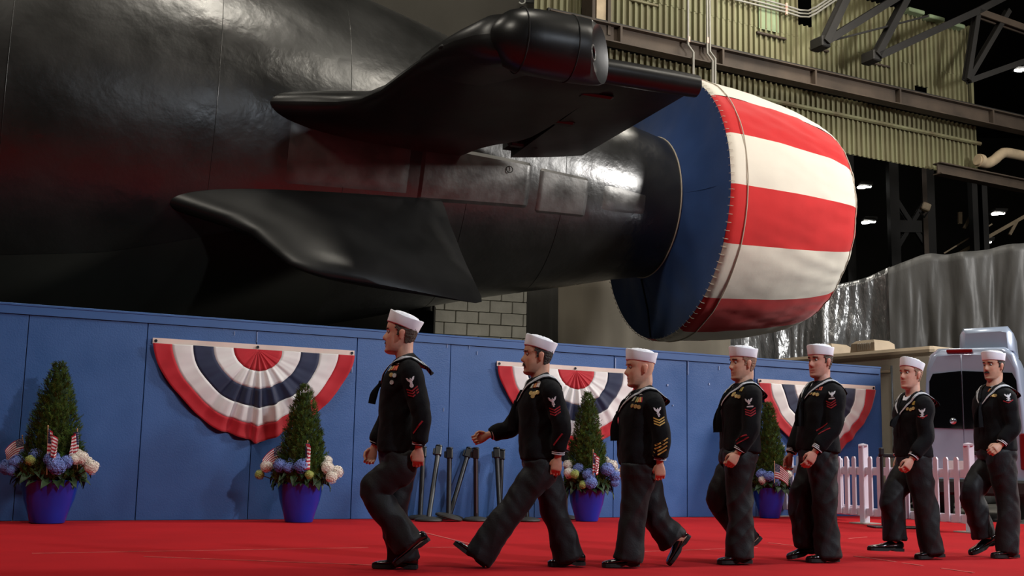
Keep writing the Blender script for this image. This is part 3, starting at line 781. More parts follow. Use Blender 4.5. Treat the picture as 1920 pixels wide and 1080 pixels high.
BL = {'b': [bloom_mesh(M_HB, 1), bloom_mesh(M_HB, 2)], 'w': [bloom_mesh(M_HW, 3), bloom_mesh(M_HW, 4)], 'g': [bloom_mesh(M_HG, 5)]}
def leaf_mesh():
    mb = MB(); L = .13; ws = [0.004, .03, .042, .038, .022, .003]
    rows = []
    for i, w in enumerate(ws):
        x = L * i / 5; z = .03 * math.sin(i / 5 * PI) - .05 * (i / 5) ** 2
        rows.append([V((x, -w, z + .012)), V((x, 0, z)), V((x, w, z + .012))])
    vs = [p for r in rows for p in r]; fs = []
    for i in range(5):
        for j in range(2): fs.append((i * 3 + j, i * 3 + j + 1, (i + 1) * 3 + j + 1, (i + 1) * 3 + j))
    return mb.add(vs, fs).mesh('leaf', M_LEAF, smooth='all', recalc=False)
LEAF = leaf_mesh()
def conifer_mesh(H, Rm, seed, n=4200):
    rnd = random.Random(seed); mb = MB(); tint = []
    def rad(t):   # envelope
        return Rm * (min(1, (t + .14) / .20) ** .6) * (1 - t) ** .66 * (1 + .10 * noise.noise(V((t * 6, seed, 0)))) + .012
    core = []
    for k in range(9):
        t = k / 8 * .93
        core.append([V((rad(t) * .68 * math.cos(2 * PI * j / 10), rad(t) * .68 * math.sin(2 * PI * j / 10), t * H)) for j in range(10)])
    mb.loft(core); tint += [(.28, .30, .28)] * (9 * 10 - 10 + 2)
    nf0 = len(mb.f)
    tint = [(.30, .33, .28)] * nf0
    for k in range(n):
        t = 1 - math.sqrt(rnd.random()) if k < n * .75 else rnd.random()
        t = min(.985, t); a = rnd.uniform(0, 2 * PI)
        lump = 1 + .16 * noise.noise(V((math.cos(a) * 2.2, math.sin(a) * 2.2, t * 7 + seed)))
        r = rad(t) * lump * rnd.uniform(.72, 1.04)
        p = V((r * math.cos(a), r * math.sin(a), t * H))
        out = V((math.cos(a), math.sin(a), 0))
        d = (out * rnd.uniform(.25, .8) + UP * rnd.uniform(.45, 1.1) + V((rnd.uniform(-.3, .3), rnd.uniform(-.3, .3), 0))).normalized()
        sd = d.cross(out + V((rnd.uniform(-.6, .6), rnd.uniform(-.6, .6), rnd.uniform(-.4, .4)))).normalized()
        nn = sd.cross(d)
        L = rnd.uniform(.045, .095) * (1 - .25 * t); w = L * .16
        g = rnd.uniform(.6, 1.25)
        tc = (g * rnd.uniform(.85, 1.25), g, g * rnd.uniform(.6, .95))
        # feathery spray: stem + side fingers
        o = len(mb.v)
        vs = [p - sd * w * .5, p + d * L + nn * .006, p + sd * w * .5]; fs = [(0, 1, 2)]
        for q, (f0, sg) in enumerate(((.15, 1), (.3, -1), (.45, 1), (.6, -1))):
            b0 = p + d * (L * f0); i0 = len(vs)
            vs += [b0, b0 + d * (L * .22), b0 + d * (L * .42) + sd * (sg * L * (.45 - .3 * f0)) + nn * rnd.uniform(-.008, .008)]
            fs.append((i0, i0 + 1, i0 + 2))
        mb.add(vs, fs); tint += [tc] * len(fs)
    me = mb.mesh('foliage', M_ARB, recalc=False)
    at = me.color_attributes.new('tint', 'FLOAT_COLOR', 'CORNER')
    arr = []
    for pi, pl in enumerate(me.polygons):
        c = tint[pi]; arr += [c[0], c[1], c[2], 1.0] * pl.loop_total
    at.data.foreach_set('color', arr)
    return me
def mini_flag(base, top, w, h, label, dirv, seed, furl=0.0):
    # small stick flag hanging from its stick: base/top world points
    t = thing('stick_flag', base, label, 'flag', 'small stick flags stuck in the planters')
    base, top = V(base), V(top)
    MB().tube([base, top], .005, 6).build('stick', M_STICK, t)
    MB().lathe([(.0, -.004), (.007, 0), (.009, .008), (.0, .018)], 8, top).build('finial', M_STICK, t)
    d = V(dirv).normalized(); dn = (base - top).normalized()
    nn = d.cross(dn).normalized()
    nx, ny = 20, 13
    def P(i, j):
        a, b = i / nx, j / ny
        droop = .55 * a * a * w
        c = top + dn * (.02 + b * h * (1 - .15 * a)) + d * (a * w * (1 - furl * .5)) + dn * droop
        return c + nn * (.018 * math.sin(a * 7 + seed + b * 2) * a + furl * .03 * math.sin(a * 14 + b * 3))
    vs = [P(i, j) for j in range(ny + 1) for i in range(nx + 1)]; mb = MB()
    fs = []; ms = []
    for j in range(ny):
        for i in range(nx):
            fs.append((j * (nx + 1) + i, j * (nx + 1) + i + 1, (j + 1) * (nx + 1) + i + 1, (j + 1) * (nx + 1) + i))
            ms.append(2 if (i < 8 and j < 7) else (0 if j % 2 == 0 else 1))
    mb.add(vs, fs); mb.m = ms
    o = mb.build('cloth', [M_FR, M_FW, M_FB], t, smooth='all', recalc=False)
    st = MB()
    for j in range(5):
        for i in range(5 + (j + 1) % 2 - (0)):
            a = (.6 + i * 1.35 + (0 if j % 2 == 0 else .65)) ; b = .8 + j * 1.25
            if a > 7.6: continue
            for sg in (-1, 1):
                c = P(a, b) + nn * (.0025 * sg); r = w * .018
                st.add([c + d * r, c + dn * r, c - d * r, c - dn * r], [(0, 1, 2, 3)])
    st.build('stars', M_FW, o, recalc=False, kind='stuff')
    return t
def planter(u, v, wtop_px, vrim, vtree, label, seed, blooms, flags=()):
    g = G(u, v)
    dist = (g - CAM).dot(C_FW); k = dist / FPX
    rt_ = wtop_px * k / 2; hp = (v - vrim) * k * 1.02
    # pot stands centred behind its visible front foot
    rb = rt_ * .60
    toc = V((g.x - CAM.x, g.y - CAM.y, 0)).normalized()
    c = g + toc * rb * .6
    while (c - W0).dot(WN) < rt_ * 1.25: c = c - toc * .02
    c = c + UP * .005
    t = thing('potted_conifer', c, label, 'planter')
    prof = [(rb * .96, 0), (rb, .012), (rb * 1.12, hp * .2), (rt_ * .86, hp * .55), (rt_ * .97, hp * .92), (rt_ * 1.0, hp * .965), (rt_ * 1.0, hp), (rt_ * .95, hp), (rt_ * .93, hp * .93), (.02, hp * .92)]
    MB().lathe(prof, 40, c).build('pot', M_POT, t, smooth=40)
    MB().lathe([(rt_ * .93, hp * .90), (rt_ * .93, hp * .935), (rt_ * .4, hp * .96), (.01, hp * .97)], 24, c).build('soil', M_SOIL, t)
    H = (vrim - vtree) * k * 1.04
    z0 = hp * .93
    MB().tube([c + UP * z0, c + UP * (z0 + H * .6)], [.03, .012], 8).build('trunk', M_TRUNK, t)
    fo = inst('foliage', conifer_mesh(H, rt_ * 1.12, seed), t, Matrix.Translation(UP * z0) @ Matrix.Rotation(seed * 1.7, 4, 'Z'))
    fo['kind'] = 'stuff'
    rnd = random.Random(seed)
    # leaves all around the rim
    for q in range(110):
        a = 2 * PI * q / 110 * 1.0 + rnd.uniform(-.1, .1); rr = rt_ * rnd.uniform(.55, 1.02)
        z = hp + rnd.uniform(.0, .16) - (rr / rt_ - .6) * .10
        tilt = rnd.uniform(-.15, .7) if rr > rt_ * .8 else rnd.uniform(-.6, .2)
        M = Matrix.Translation(V((rr * math.cos(a), rr * math.sin(a), z))) @ Matrix.Rotation(a + rnd.uniform(-.5, .5), 4, 'Z') @ Matrix.Rotation(tilt, 4, 'Y') @ Matrix.Rotation(rnd.uniform(-.5, .5), 4, 'X') @ Matrix.Scale(rnd.uniform(.75, 1.15), 4)
        inst('leaf', LEAF, t, M)
    # blooms placed as seen plus around the back
    for (bu, bv, col, sc, dep) in blooms:
        p = PY(bu, bv, c.y - dep)
        r = p - c
        M = Matrix.Translation(r) @ Matrix.Rotation(rnd.uniform(0, 6), 4, 'Z') @ Matrix.Rotation(rnd.uniform(-.4, .4), 4, 'X') @ Matrix.Scale(sc, 4)
        inst('bloom', rnd.choice(BL[col]), t, M)
        MB().tube([c + V((r.x * .5, r.y * .5, hp)), p], .006, 5).build('stem', M_LEAF, t)
    for k2 in range(6):
        a = PI / 2 + (k2 - 2.5) * .45; rr = rt_ * .8
        inst('bloom', rnd.choice(BL['bw'[k2 % 2]]), t, Matrix.Translation(V((rr * math.cos(a), rr * math.sin(a), hp + .13 + .03 * (k2 % 2)))) @ Matrix.Scale(1.2, 4))
    return c, hp, rt_
cA, hA, rA = planter(88, 982, 106, 903, 684, 'blue pot with clipped conifer and hydrangeas at far left, three flags', 3,
    [(12, 876, 'b', 1.25, .10), (32, 868, 'b', 1.3, .2), (22, 882, 'b', .9, .25), (48, 852, 'b', 1.1, 0), (68, 853, 'b', 1.15, .22), (98, 861, 'b', 1.35, .33), (106, 873, 'b', 1.5, .38), (124, 866, 'b', 1.1, .3), (38, 848, 'w', .8, -.05), (20, 860, 'w', .7, -.05), (144, 850, 'w', .85, .05), (152, 858, 'w', 1.15, .2), (163, 866, 'w', .95, .1), (172, 876, 'w', 1.2, .15), (140, 861, 'w', .9, .25), (57, 863, 'g', .8, .35)])
cB, hB, rB = planter(560, 980, 88, 908, 727, 'blue pot with conifer and cream hydrangeas, right below the first bunting fan', 5,
    [(500, 875, 'w', 1.15, .1), (515, 862, 'w', 1.0, .0), (487, 890, 'g', .9, .1), (526, 873, 'b', 1.25, .25), (541, 877, 'b', 1.0, .3), (548, 869, 'b', 1.1, .2), (566, 874, 'b', 1.35, .33), (613, 864, 'w', 1.0, 0), (614, 877, 'w', 1.25, .15), (631, 885, 'w', 1.25, .1), (622, 895, 'w', 1.1, .2), (580, 890, 'g', .8, .35)])
cC, hC, rC = planter(1100, 978, 72, 920, 742, 'blue pot with conifer and blue hydrangeas between second and third sailors', 8,
    [(1066, 872, 'w', 1.1, .1), (1067, 887, 'w', 1.1, .2), (1085, 879, 'b', 1.2, .2), (1104, 891, 'b', 1.3, .3), (1108, 905, 'b', 1.3, .35), (1078, 889, 'g', .9, .32), (1093, 909, 'g', .8, .35), (1139, 880, 'b', 1.4, .25), (1154, 893, 'b', 1.2, .2), (1147, 873, 'w', 1.25, .0), (1160, 888, 'w', 1.0, .1), (1136, 863, 'w', .8, -.1), (1153, 905, 'b', .9, .2)])
cD, hD, rD = planter(1443, 972, 62, 917, 760, 'blue pot with conifer partly hidden between fourth and fifth sailors', 9,
    [(1428, 890, 'b', 1.3, .2), (1442, 893, 'b', 1.2, .3), (1430, 900, 'w', 1.0, .25), (1455, 905, 'b', 1.0, .25), (1470, 880, 'w', 1.2, 0), (1476, 890, 'w', 1.1, .1), (1418, 880, 'b', 1.1, .0)])
def fl(cc, u, vt, vb, dep, w, h, label, dirv, seed, furl=0.0, ub=None):
    top = PY(u, vt, cc.y - dep); b = PY(ub if ub else u, vb, cc.y - dep)
    mini_flag(b, top, w * 1.25, h * 1.2, label, dirv, seed, furl)
fl(cA, 90, 800, 890, .36, .15, .24, 'stick flag drooping at front of the leftmost planter', (.75, -.5, 0), 1.0, .6, 88)
fl(cA, 42, 818, 880, .0, .17, .14, 'stick flag poking out left side of the leftmost planter', (-.9, -.2, -.1), 2.0, .2, 50)
fl(cA, 145, 806, 880, .12, .12, .22, 'stick flag on right side of the leftmost planter', (-.3, -.8, 0), 3.0, .7)
fl(cB, 528, 832, 885, .05, .20, .16, 'stick flag on left side of the planter below the first bunting', (-.9, -.3, -.12), .4, .2)
fl(cB, 577, 828, 890, .34, .05, .26, 'stick flag seen edge on at front of the planter below the first bunting', (.25, -.9, 0), 2.0, .8)
fl(cC, 1112, 845, 900, .36, .10, .22, 'stick flag in the planter between second and third sailors', (.6, -.7, 0), 1.5, .6)
fl(cD, 1452, 866, 905, .34, .18, .18, 'stick flag in the planter between fourth and fifth sailors', (.9, -.4, -.1), .8, .2)

# ------------------------------------------------------------------ belt stanchions leaning on the wall
M_STB = mat('stanchion_black', rgb(12, 12, 12), .42, var=.1, spec=.6)
M_STR = mat('stanchion_base_rubber', rgb(44, 43, 38), .6, var=.15, vscale=8, bump=.2)
M_STG = mat('stanchion_edge_strip', rgb(140, 142, 150), .3, metal=.5)
def stanchion(ub, vb, ut, vt, lean_y, label, btilt=0.0):
    b = ONP(ub, 960, W(0, 0, vb), WN); b.z = 0
    p = ONP(ut, vt, W(0, 0, max(.07, vb - lean_y)), WN)
    ax = (p - b); L = ax.length; ax.normalize()
    t = thing('belt_stanchion', b, label, 'stanchion', 'stacked belt stanchions by the blue wall')
    X = (V((1, 0, 0)) - ax * ax.x).normalized(); Y = ax.cross(X)
    F3 = (X, Y, ax)
    bz = UP if btilt == 0 else (UP + V((btilt, 0, 0))).normalized()
    bx = (V((1, 0, 0)) - bz * bz.x).normalized(); by = bz.cross(bx)
    lift = abs(btilt) * .165
    MB().lathe([(.165, 0), (.175, .012), (.172, .028), (.13, .045), (.05, .058), (.0, .06)], 32, b + UP * (.002 + lift), (bx, by, bz)).build('base', M_STR, t, smooth=35)
    MB().tube([b + UP * (.045 + lift), b + ax * (L - .12)], .032, 14).build('post', M_STB, t, smooth=40)
    MB().bbox(b + ax * (L - .06), (.085, .085, .13), .012, F3).build('head', M_STB, t)
    MB().box(b + ax * (L * .5) - Y * 0.0 + X * .012 - Y * .031, (.010, .004, L - .2), F3).build('belt_slot', M_STG, t)
    MB().bbox(b + ax * (L - .07) - X * .052, (.03, .05, .08), .006, F3).build('belt_clip', M_STB, t)
    MB().lathe([(.0, 0), (.045, 0), (.045, .012), (.03, .02), (.0, .022)], 16, b + ax * (L + .004), F3).build('cap', M_STB, t, smooth=40)
stanchion(804, .62, 823, 838, .30, 'black belt stanchion leaning right, its base nearest the lead sailor', 0)
stanchion(788, .20, 794, 840, .15, 'black belt stanchion half hidden behind the lead sailor hand', 0)
stanchion(841, .62, 843, 842, .10, 'black belt stanchion with its round base tipped up', .22)
stanchion(843, .20, 880, 842, .15, 'black belt stanchion leaning steeply right, crossing its neighbour', 0)
stanchion(893, .66, 892, 842, .0, 'black belt stanchion standing upright in the middle of the group', 0)
stanchion(938, .60, 931, 842, .20, 'black belt stanchion leaning left beside the walking sailor knee', 0)
stanchion(937, .20, 941, 845, .10, 'black belt stanchion standing close behind the left leaning one', 0)
stanchion(988, .80, 985, 845, .1, 'black belt stanchion seen between the legs of second sailor', 0)
stanchion(1060, .35, 1062, 850, .1, 'black belt stanchion behind the second sailor trailing leg by the pot', 0)

# ------------------------------------------------------------------ white picket fence
M_FEN = mat('white_vinyl', rgb(222, 218, 230), .45, var=.03)
M_FENB = mat('grey_base_plate', rgb(170, 165, 155), .7)
def fence(a, b, label, n, posts=(True, True), h=.92, nm='picket_fence'):
    a, b = V(a), V(b); d = (b - a); L = d.length; d.normalize(); nr = V((d.y, -d.x, 0))
    t = thing(nm, (a + b) / 2, label, 'fence')
    for k, e in enumerate((a, b)):
        if posts[k]:
            MB().bbox(e + UP * .54, (.10, .10, 1.06), .008, (d, nr, UP)).build('post', M_FEN, t)
            MB().lathe([(.085, 1.06), (.085, 1.085), (.0, 1.10)], 4, e, (d, nr, UP)).build('post_cap', M_FEN, t)
            MB().box(e + UP * .008, (.3, .3, .014), (d, nr, UP)).build('base_plate', M_FENB, t)
    for z in (.16, .72):
        MB().bbox((a + b) / 2 + UP * z, (L - .1, .035, .11), .006, (d, nr, UP)).build('rail', M_FEN, t)
    for k in range(n):
        c = a + d * (L * (k + 1) / (n + 1)) + nr * .026
        w = .036
        poly = [c - d * w + UP * .12, c + d * w + UP * .12, c + d * w + UP * (h - .03), c + d * (w * .5) + UP * h, c - d * (w * .5) + UP * h, c - d * w + UP * (h - .03)]
        MB().prism([p - nr * .0 for p in poly], nr * .022).build('picket', M_FEN, t)
    return t
f0, f1, f2 = G(1466, 968), G(1622, 982), G(1822, 999)
fence(f0, f1 - V((.12, .12, 0)) * 0, 'white picket fence section left of the middle post, beside the fifth sailor', 11, (True, False))
fence(f1, f2, 'white picket fence section around the sixth sailor, ending at the right post', 10, (True, True))
g0 = G(1466, 966) + V((.30, .60, 0)); fence(g0, f1 + V((.22, .75, 0)), 'second white picket fence section standing just behind the left one', 11, (False, False), .9)
# free standing black stanchion in front of the fence
b = G(1675, 990); t = thing('belt_stanchion', b, 'lone black belt stanchion with flat base in front of the picket fence', 'stanchion')
MB().bbox(b + V((.02, 0, .012)), (.62, .36, .022), .006).build('base', M_STB, t)
MB().tube([b + V((-.13, 0, .02)), b + V((-.13, 0, .96))], .022, 12).build('post', M_STB, t, smooth=40)
MB().tube([b + V((.16, .05, .02)), b + V((.16, .05, .96))], .022, 12).build('post', M_STB, t, smooth=40)
MB().bbox(b + V((.02, .02, .93)), (.36, .05, .05), .008).build('head', M_STB, t)
MB().bbox(b + V((-.13, -.01, .98)), (.06, .06, .1), .01).build('belt_clip', M_STB, t)

# ------------------------------------------------------------------ silver van (rear) and the beige camper behind it
M_VAN = mat('silver_van_paint', rgb(168, 184, 210), .28, metal=.25, var=.03, coat=.6)
M_VANW = mat('white_van_side', rgb(232, 236, 240), .3, var=.02, coat=.5)
M_GLASS = mat('dark_tinted_glass', rgb(8, 9, 12), .06, var=.1, spec=.8)
M_RUB = mat('black_trim', rgb(18, 18, 20), .6)
M_REDL = mat('red_lens', rgb(120, 14, 18), .2, var=.05, coat=.6)
M_CHR = mat('chrome_trim', rgb(200, 205, 212), .2, metal=.9)
VA = G(1742, 986) + V((0, 2.2, 0)); 
VY = VA.y
vl = PY(1731, 800, VY); vr = PY(1912, 800, VY)
VX = V((.90, -.436, 0)).normalized(); VZ = UP; VB = V((.436, .90, 0)).normalized()   # rear face axes
vw = (vr.x - vl.x) * .98
vo = V((vl.x, VY, 0)); sm = vw * .40; sr = vw - sm
def VP(x, y, z): return vo + VX * x + VB * y + UP * z
def vz(v, u=1800): return PY(u, v, VY).z
van = thing('van', VP(vw / 2, 0, 0), 'silver van seen from behind beyond the picket fence, black rear window', 'van')
zr, zw1, zw0, zb = vz(655), vz(703), vz(803), vz(905)
# rear body as lofted outline (x,z) ring extruded back, with softened top corners
def outline(ins=0.0, top=0.0):
    w = vw
    return [(ins, .42), (ins - .0, 1.2), (ins + .02, 1.7), (ins + .07, zr - .32 - top), (ins + .13, zr - .10 - top), (ins + .26, zr - top), (w - ins - .26, zr - top), (w - ins - .13, zr - .10 - top), (w - ins - .07, zr - .32 - top), (w - ins - .02, 1.7), (w - ins, 1.2), (w - ins, .42)]
rings = []
for y, ins, tp in [(0, .06, .05), (.03, .02, .015), (.08, 0, 0), (2.0, -.03, -.03), (4.6, -.03, -.03), (4.7, 0, 0)]:
    rings.append([VP(x, y, z) for x, z in outline(ins, tp)])
MB().loft(rings).build('body', M_VAN, van, smooth=50)
MB().prism([VP(x, -.012, z) for x, z in [(.07, .62), (.07, 1.7), (.14, zr - .33), (.24, zr - .13), (sm - .01, zr - .11), (sm - .01, .62)]], VB * .03).build('rear_door', M_VAN, van)
MB().prism([VP(vw - x, -.012, z) for x, z in [(.07, .62), (.07, 1.7), (.14, zr - .33), (.24, zr - .13), (sr - .01, zr - .11), (sr - .01, .62)]], VB * .03).build('rear_door', M_VAN, van)
MB().prism([VP(x, -.03, z) for x, z in [(.10, zw0), (.115, zw1 - .12), (.17, zw1), (sm - .008, zw1 + .04), (sm - .008, zw0 - .02)]], VB * .02).build('rear_window', M_GLASS, van)
MB().prism([VP(vw - x, -.03, z) for x, z in [(.10, zw0), (.115, zw1 - .12), (.17, zw1), (sr - .008, zw1 + .04), (sr - .008, zw0 - .02)]], VB * .02).build('rear_window', M_GLASS, van)
MB().lathe([(.0, 0), (.05, 0), (.05, .02), (.03, .03), (.0, .032)], 20, VP(.45, -.05, zw0 + .10), (VX, UP, -VB)).build('window_reflector', M_CHR, van, smooth=40)
MB().bbox(VP(sm - .02, -.02, zr - .055), (.38, .05, .05), .01, (VX, VB, UP)).build('brake_light', M_REDL, van)
for x in (.06, vw - .06):
    MB().bbox(VP(x, .02, 1.05), (.1, .12, .55), .02, (VX, VB, UP)).build('tail_light', M_REDL, van)
MB().bbox(VP(sm + .14, -.05, 1.02), (.26, .05, .06), .015, (VX, VB, UP)).build('door_handle', M_RUB, van)
MB().bbox(VP(sm + .14, -.03, 1.06), (.12, .06, .1), .02, (VX, VB, UP)).build('handle_cup', M_RUB, van)
MB().bbox(VP(vw / 2, -.08, .5), (vw + .02, .26, .24), .04, (VX, VB, UP)).build('bumper', M_RUB, van)
MB().bbox(VP(vw / 2 - .28, -.04, .82), (.32, .02, .16), .004, (VX, VB, UP)).build('licence_plate', M_VANW, van)
for x in (.2, vw - .2):
    MB().lathe([(.2, -.11), (.34, -.10), (.36, -.05), (.36, .05), (.34, .10), (.2, .11)], 28, VP(x, 1.0, .36), (VB, UP, VX)).build('wheel', M_RUB, van, smooth=40)
MB().bbox(VP(vw + .012, 2.2, .62), (.03, 3.4, .07), .01, (VX, VB, UP)).build('side_moulding', M_RUB, van)
# roof pod with two round vents
rp = []
rl = PY(1800, 640, VY + .35); 
rx0 = (rl - vo).dot(VX); ztop = PY(1860, 621, VY + .35).z
for y, e in [(.2, .10), (.26, .03), (.4, 0), (1.6, 0), (1.9, .06)]:
    rp.append([VP(x, y, z) for x, z in [(rx0 + e, zr - .04), (rx0 + .02 + e, ztop - .10), (rx0 + .07 + e, ztop - e), (vw - .22 - e, ztop + .02 - e), (vw - .14 - e, ztop - .10), (vw - .12 - e, zr - .04)]])
MB().loft(rp).build('roof_unit', M_VAN, van, smooth=40)
for u in (1828, 1852):
    p = PY(u, 633, VY + .19)
    MB().lathe([(.032, 0), (.044, 0), (.044, .02), (.032, .02)], 24, p, (VX, UP, -VB), cap0=False, cap1=False).build('vent_ring', M_VAN, van, smooth=40)
    MB().tube([p + VB * .02, p + VB * .012], .035, 20).build('vent_hole', M_RUB, van)
    MB().box(p, (.07, .01, .012), (VX, VB, UP)).build('vent_bar', M_VAN, van)
# camper / bus body
M_CAMP = mat('cream_camper_side', rgb(178, 170, 156), .5, var=.04)
M_CAMPR = mat('tan_camper_roof', rgb(176, 160, 138), .6, var=.06)
ca = PY(1748, 657, 23.2); cb = PY(1400, 706, 27.6)
h1 = ca.z
ca0 = V((ca.x, ca.y, 0)); cb0 = V((cb.x, cb.y, 0)); cdv = (cb0 - ca0); cL = cdv.length; cdv.normalize(); cn = V((-cdv.y, cdv.x, 0))
if cn.y > 0: cn = -cn
camp = thing('camper', (ca0 + cb0) / 2, 'long cream camper vehicle with tan roof behind the blue wall end', 'camper')
MB().bbox((ca0 + cb0) / 2 - cn * 1.1 + UP * (h1 / 2 + .1), (cL, 2.2, h1 - .3), .08, (cdv, cn, UP)).build('body', M_CAMP, camp, smooth=30)
MB().bbox((ca0 + cb0) / 2 - cn * 1.1 + UP * (h1 + .0), (cL + .05, 2.26, .2), .07, (cdv, cn, UP)).build('roof', M_CAMPR, camp, smooth=30)
for u in (1675,):
    p = ONP(u, 780, ca0, cn); x = (p - ca0).dot(cdv)
    MB().bbox(ca0 + cdv * x + UP * (h1 * .5 + .1) + cn * .01, (.05, .05, h1 - .7), .01, (cdv, cn, UP)).build('door_edge', M_CHR, camp)
    MB().bbox(ca0 + cdv * (x + 1.4) + UP * (h1 - .38) + cn * .01, (2.8, .04, .05), .01, (cdv, cn, UP)).build('drip_rail', M_CAMPR, camp)
for x in (1.0, cL - 1.2):
    MB().lathe([(.2, -.11), (.36, -.10), (.38, 0), (.36, .10), (.2, .11)], 24, ca0 + cdv * x + UP * .38 - cn * .15, (cdv, UP, cn)).build('wheel', M_RUB, camp, smooth=40)
for (u0, u1, v0, v1) in [(1614, 1660, 655, 672), (1553, 1580, 665, 684)]:
    p0 = ONP(u0, v1, ca0 - cn * .5, cn); p1 = ONP(u1, v0, ca0 - cn * .5, cn)
    w = abs((p1 - p0).dot(cdv)); mid = (p0 + p1) / 2; mid.z = h1 + .22
    hh = .30
    rg = []
    for z, e in ((-.14, 0), (.08, .02), (.15, .10)):
        rg.append([mid + cdv * sx * (w / 2 - e) + cn * sy * (.35 - e) + UP * z for sx, sy in ((-1, -1), (1, -1), (1, 1), (-1, 1))])
    MB().loft(rg).build('roof_air_unit', M_CAMPR, camp)
    for q in range(7):
        MB().box(mid + cdv * (w * (-.3 + q * .08)) + cn * .345, (.02, .02, .16), (cdv, cn, UP)).build('grille_bar', M_CAMP, camp)
# ------------------------------------------------------------------ marching sailors
M_UNI = mat('navy_black_wool', (0.006, 0.006, 0.007, 1), .9, var=.2, vscale=6, sheen=.03, bump=.12, bscale=90, spec=.14)
M_TRO = mat('black_trouser_wool', (0.0068, 0.0068, 0.0076, 1), .62, var=.2, vscale=5, sheen=.05, bump=.1, bscale=90, spec=.32)
M_SHOE = mat('patent_black_shoe', (0.006, 0.006, 0.006, 1), .12, var=.1, spec=.8, coat=.6)
M_SOLE = mat('shoe_sole', rgb(26, 24, 22), .7)
M_HATW = mat('white_cotton_hat', rgb(244, 242, 248), .85, var=.02, vscale=10, sheen=.2, spec=.2)
M_TAPE = mat('white_uniform_tape', rgb(215, 215, 218), .8, var=.03)
M_CHV = {'r': mat('red_chevron', rgb(150, 22, 34), .8, var=.1), 'g': mat('gold_chevron', rgb(206, 168, 84), .6, var=.1)}
M_EAG = mat('white_embroidery', rgb(225, 225, 228), .8, var=.03)
M_MED = mat('bronze_medal', rgb(196, 164, 104), .4, metal=.3, var=.2, vscale=40)
M_MEDS = mat('silver_medal', rgb(205, 203, 198), .35, metal=.3, var=.1)
RIB = [mat('ribbon_red', rgb(165, 36, 40), .7), mat('ribbon_gold', rgb(190, 160, 70), .7), mat('ribbon_olive', rgb(116, 112, 74), .7), mat('ribbon_stripe_white', rgb(205, 195, 185), .7), mat('ribbon_orange', rgb(205, 84, 50), .7), mat('ribbon_maroon', rgb(100, 30, 40), .7)]
M_EYEW = mat('eye_white', rgb(170, 155, 146), .3); M_EYED = mat('iris_dark', rgb(42, 30, 22), .2)
def skin_mat(name, c):
    m = mat(name, c, .5, var=.07, vscale=30, spec=.4, attr='tone', bump=.05, bscale=200)
    b = m.node_tree.nodes['Principled BSDF']
    b.inputs['Subsurface Weight'].default_value = .12
    b.inputs['Subsurface Radius'].default_value = (.012, .005, .003)
    return m
# head shape tables: z above the ear canal, front, back, half width
HZ = [-.126, -.118, -.105, -.088, -.070, -.050, -.030, -.010, .012, .030, .050, .075, .098, .116, .127]
HF = [.070, .088, .094, .090, .092, .0935, .093, .091, .088, .094, .098, .093, .074, .043, .010]
HB = [.020, .000, -.018, -.034, -.050, -.066, -.078, -.086, -.092, -.096, -.098, -.096, -.084, -.056, -.020]
HWd = [.018, .034, .047, .055, .060, .064, .067, .070, .0725, .074, .075, .073, .064, .043, .014]
def gs(x, s): return math.exp(-(x / s) ** 2)
def head_pt(z, th, off=0.0, P=None):
    P = P or {}
    xf = lerp_tab(z, HZ, HF); xb = lerp_tab(z, HZ, HB); w = lerp_tab(z, HZ, HWd) * P.get('wide', 1.0)
    cx = (xf + xb) / 2; a = (xf - xb) / 2
    e = 2.0 / 2.35
    c, s = math.cos(th), math.sin(th)
    x = cx + (a + off) * math.copysign(abs(c) ** e, c)
    y = (w + off) * math.copysign(abs(s) ** e, s)
    if c > 0:
        nose = lerp_tab(z, [-.050, -.044, -.034, -.024, -.012, .008, .026, .034], [0, .004, .022, .029, .024, .013, .005, 0]) * P.get('nose', 1.0)
        sg = lerp_tab(z, [-.045, -.03, 0, .03], [.017, .0155, .010, .009])
        f = nose * gs(y, sg)
        f += .006 * gs(z + .062, .007) * gs(y, .022) + .007 * gs(z + .079, .007) * gs(y, .020) - .004 * gs(z + .0705, .0035) * gs(y, .024)
        f += .006 * gs(z + .108, .012) * gs(y, .022)
        for sy in (-1, 1):
            f -= .011 * gs(z - .014, .011) * gs(y - sy * .032, .014)
            f += .005 * gs(z - .036, .008) * gs(y - sy * .030, .022)
            f += .004 * gs(z + .022, .016) * gs(y - sy * .047, .014)
        x += f
    return V((x, y, z))
HN, HM = 96, 128
def head_patch(region, off, P, sub=None):
    mb = MB(); idx = {}
    for i in range(HN):
        z = -.125 + .251 * (i + .5) / HN
        for j in range(HM):
            th = 2 * PI * (j + .5) / HM - PI
            p = head_pt(z, th, 0, P)
            if region(p, th):
                q = []
                for (a, b) in ((i, j), (i, j + 1), (i + 1, j + 1), (i + 1, j)):
                    key = (a, b % HM)
                    if key not in idx:
                        zz = -.125 + .251 * a / HN; tt = 2 * PI * b / HM - PI
                        o = off(head_pt(zz, tt, 0, P), tt) if callable(off) else off
                        idx[key] = len(mb.v); mb.v.append(head_pt(zz, tt, o, P))
                    q.append(idx[key])
                mb.f.append(tuple(q)); mb.m.append(0)
    return mb
_buf = []
def verts_of(me):
    n = len(me.vertices); co = [0.0] * (3 * n); no = [0.0] * (3 * n)
    me.vertices.foreach_get('co', co); me.vertices.foreach_get('normal', no)
    _buf.clear()
    for i in range(n): yield _buf, V(co[3 * i:3 * i + 3]), V(no[3 * i:3 * i + 3])
def put_verts(me):
    me.vertices.foreach_set('co', [c for p in _buf for c in p]); me.update()
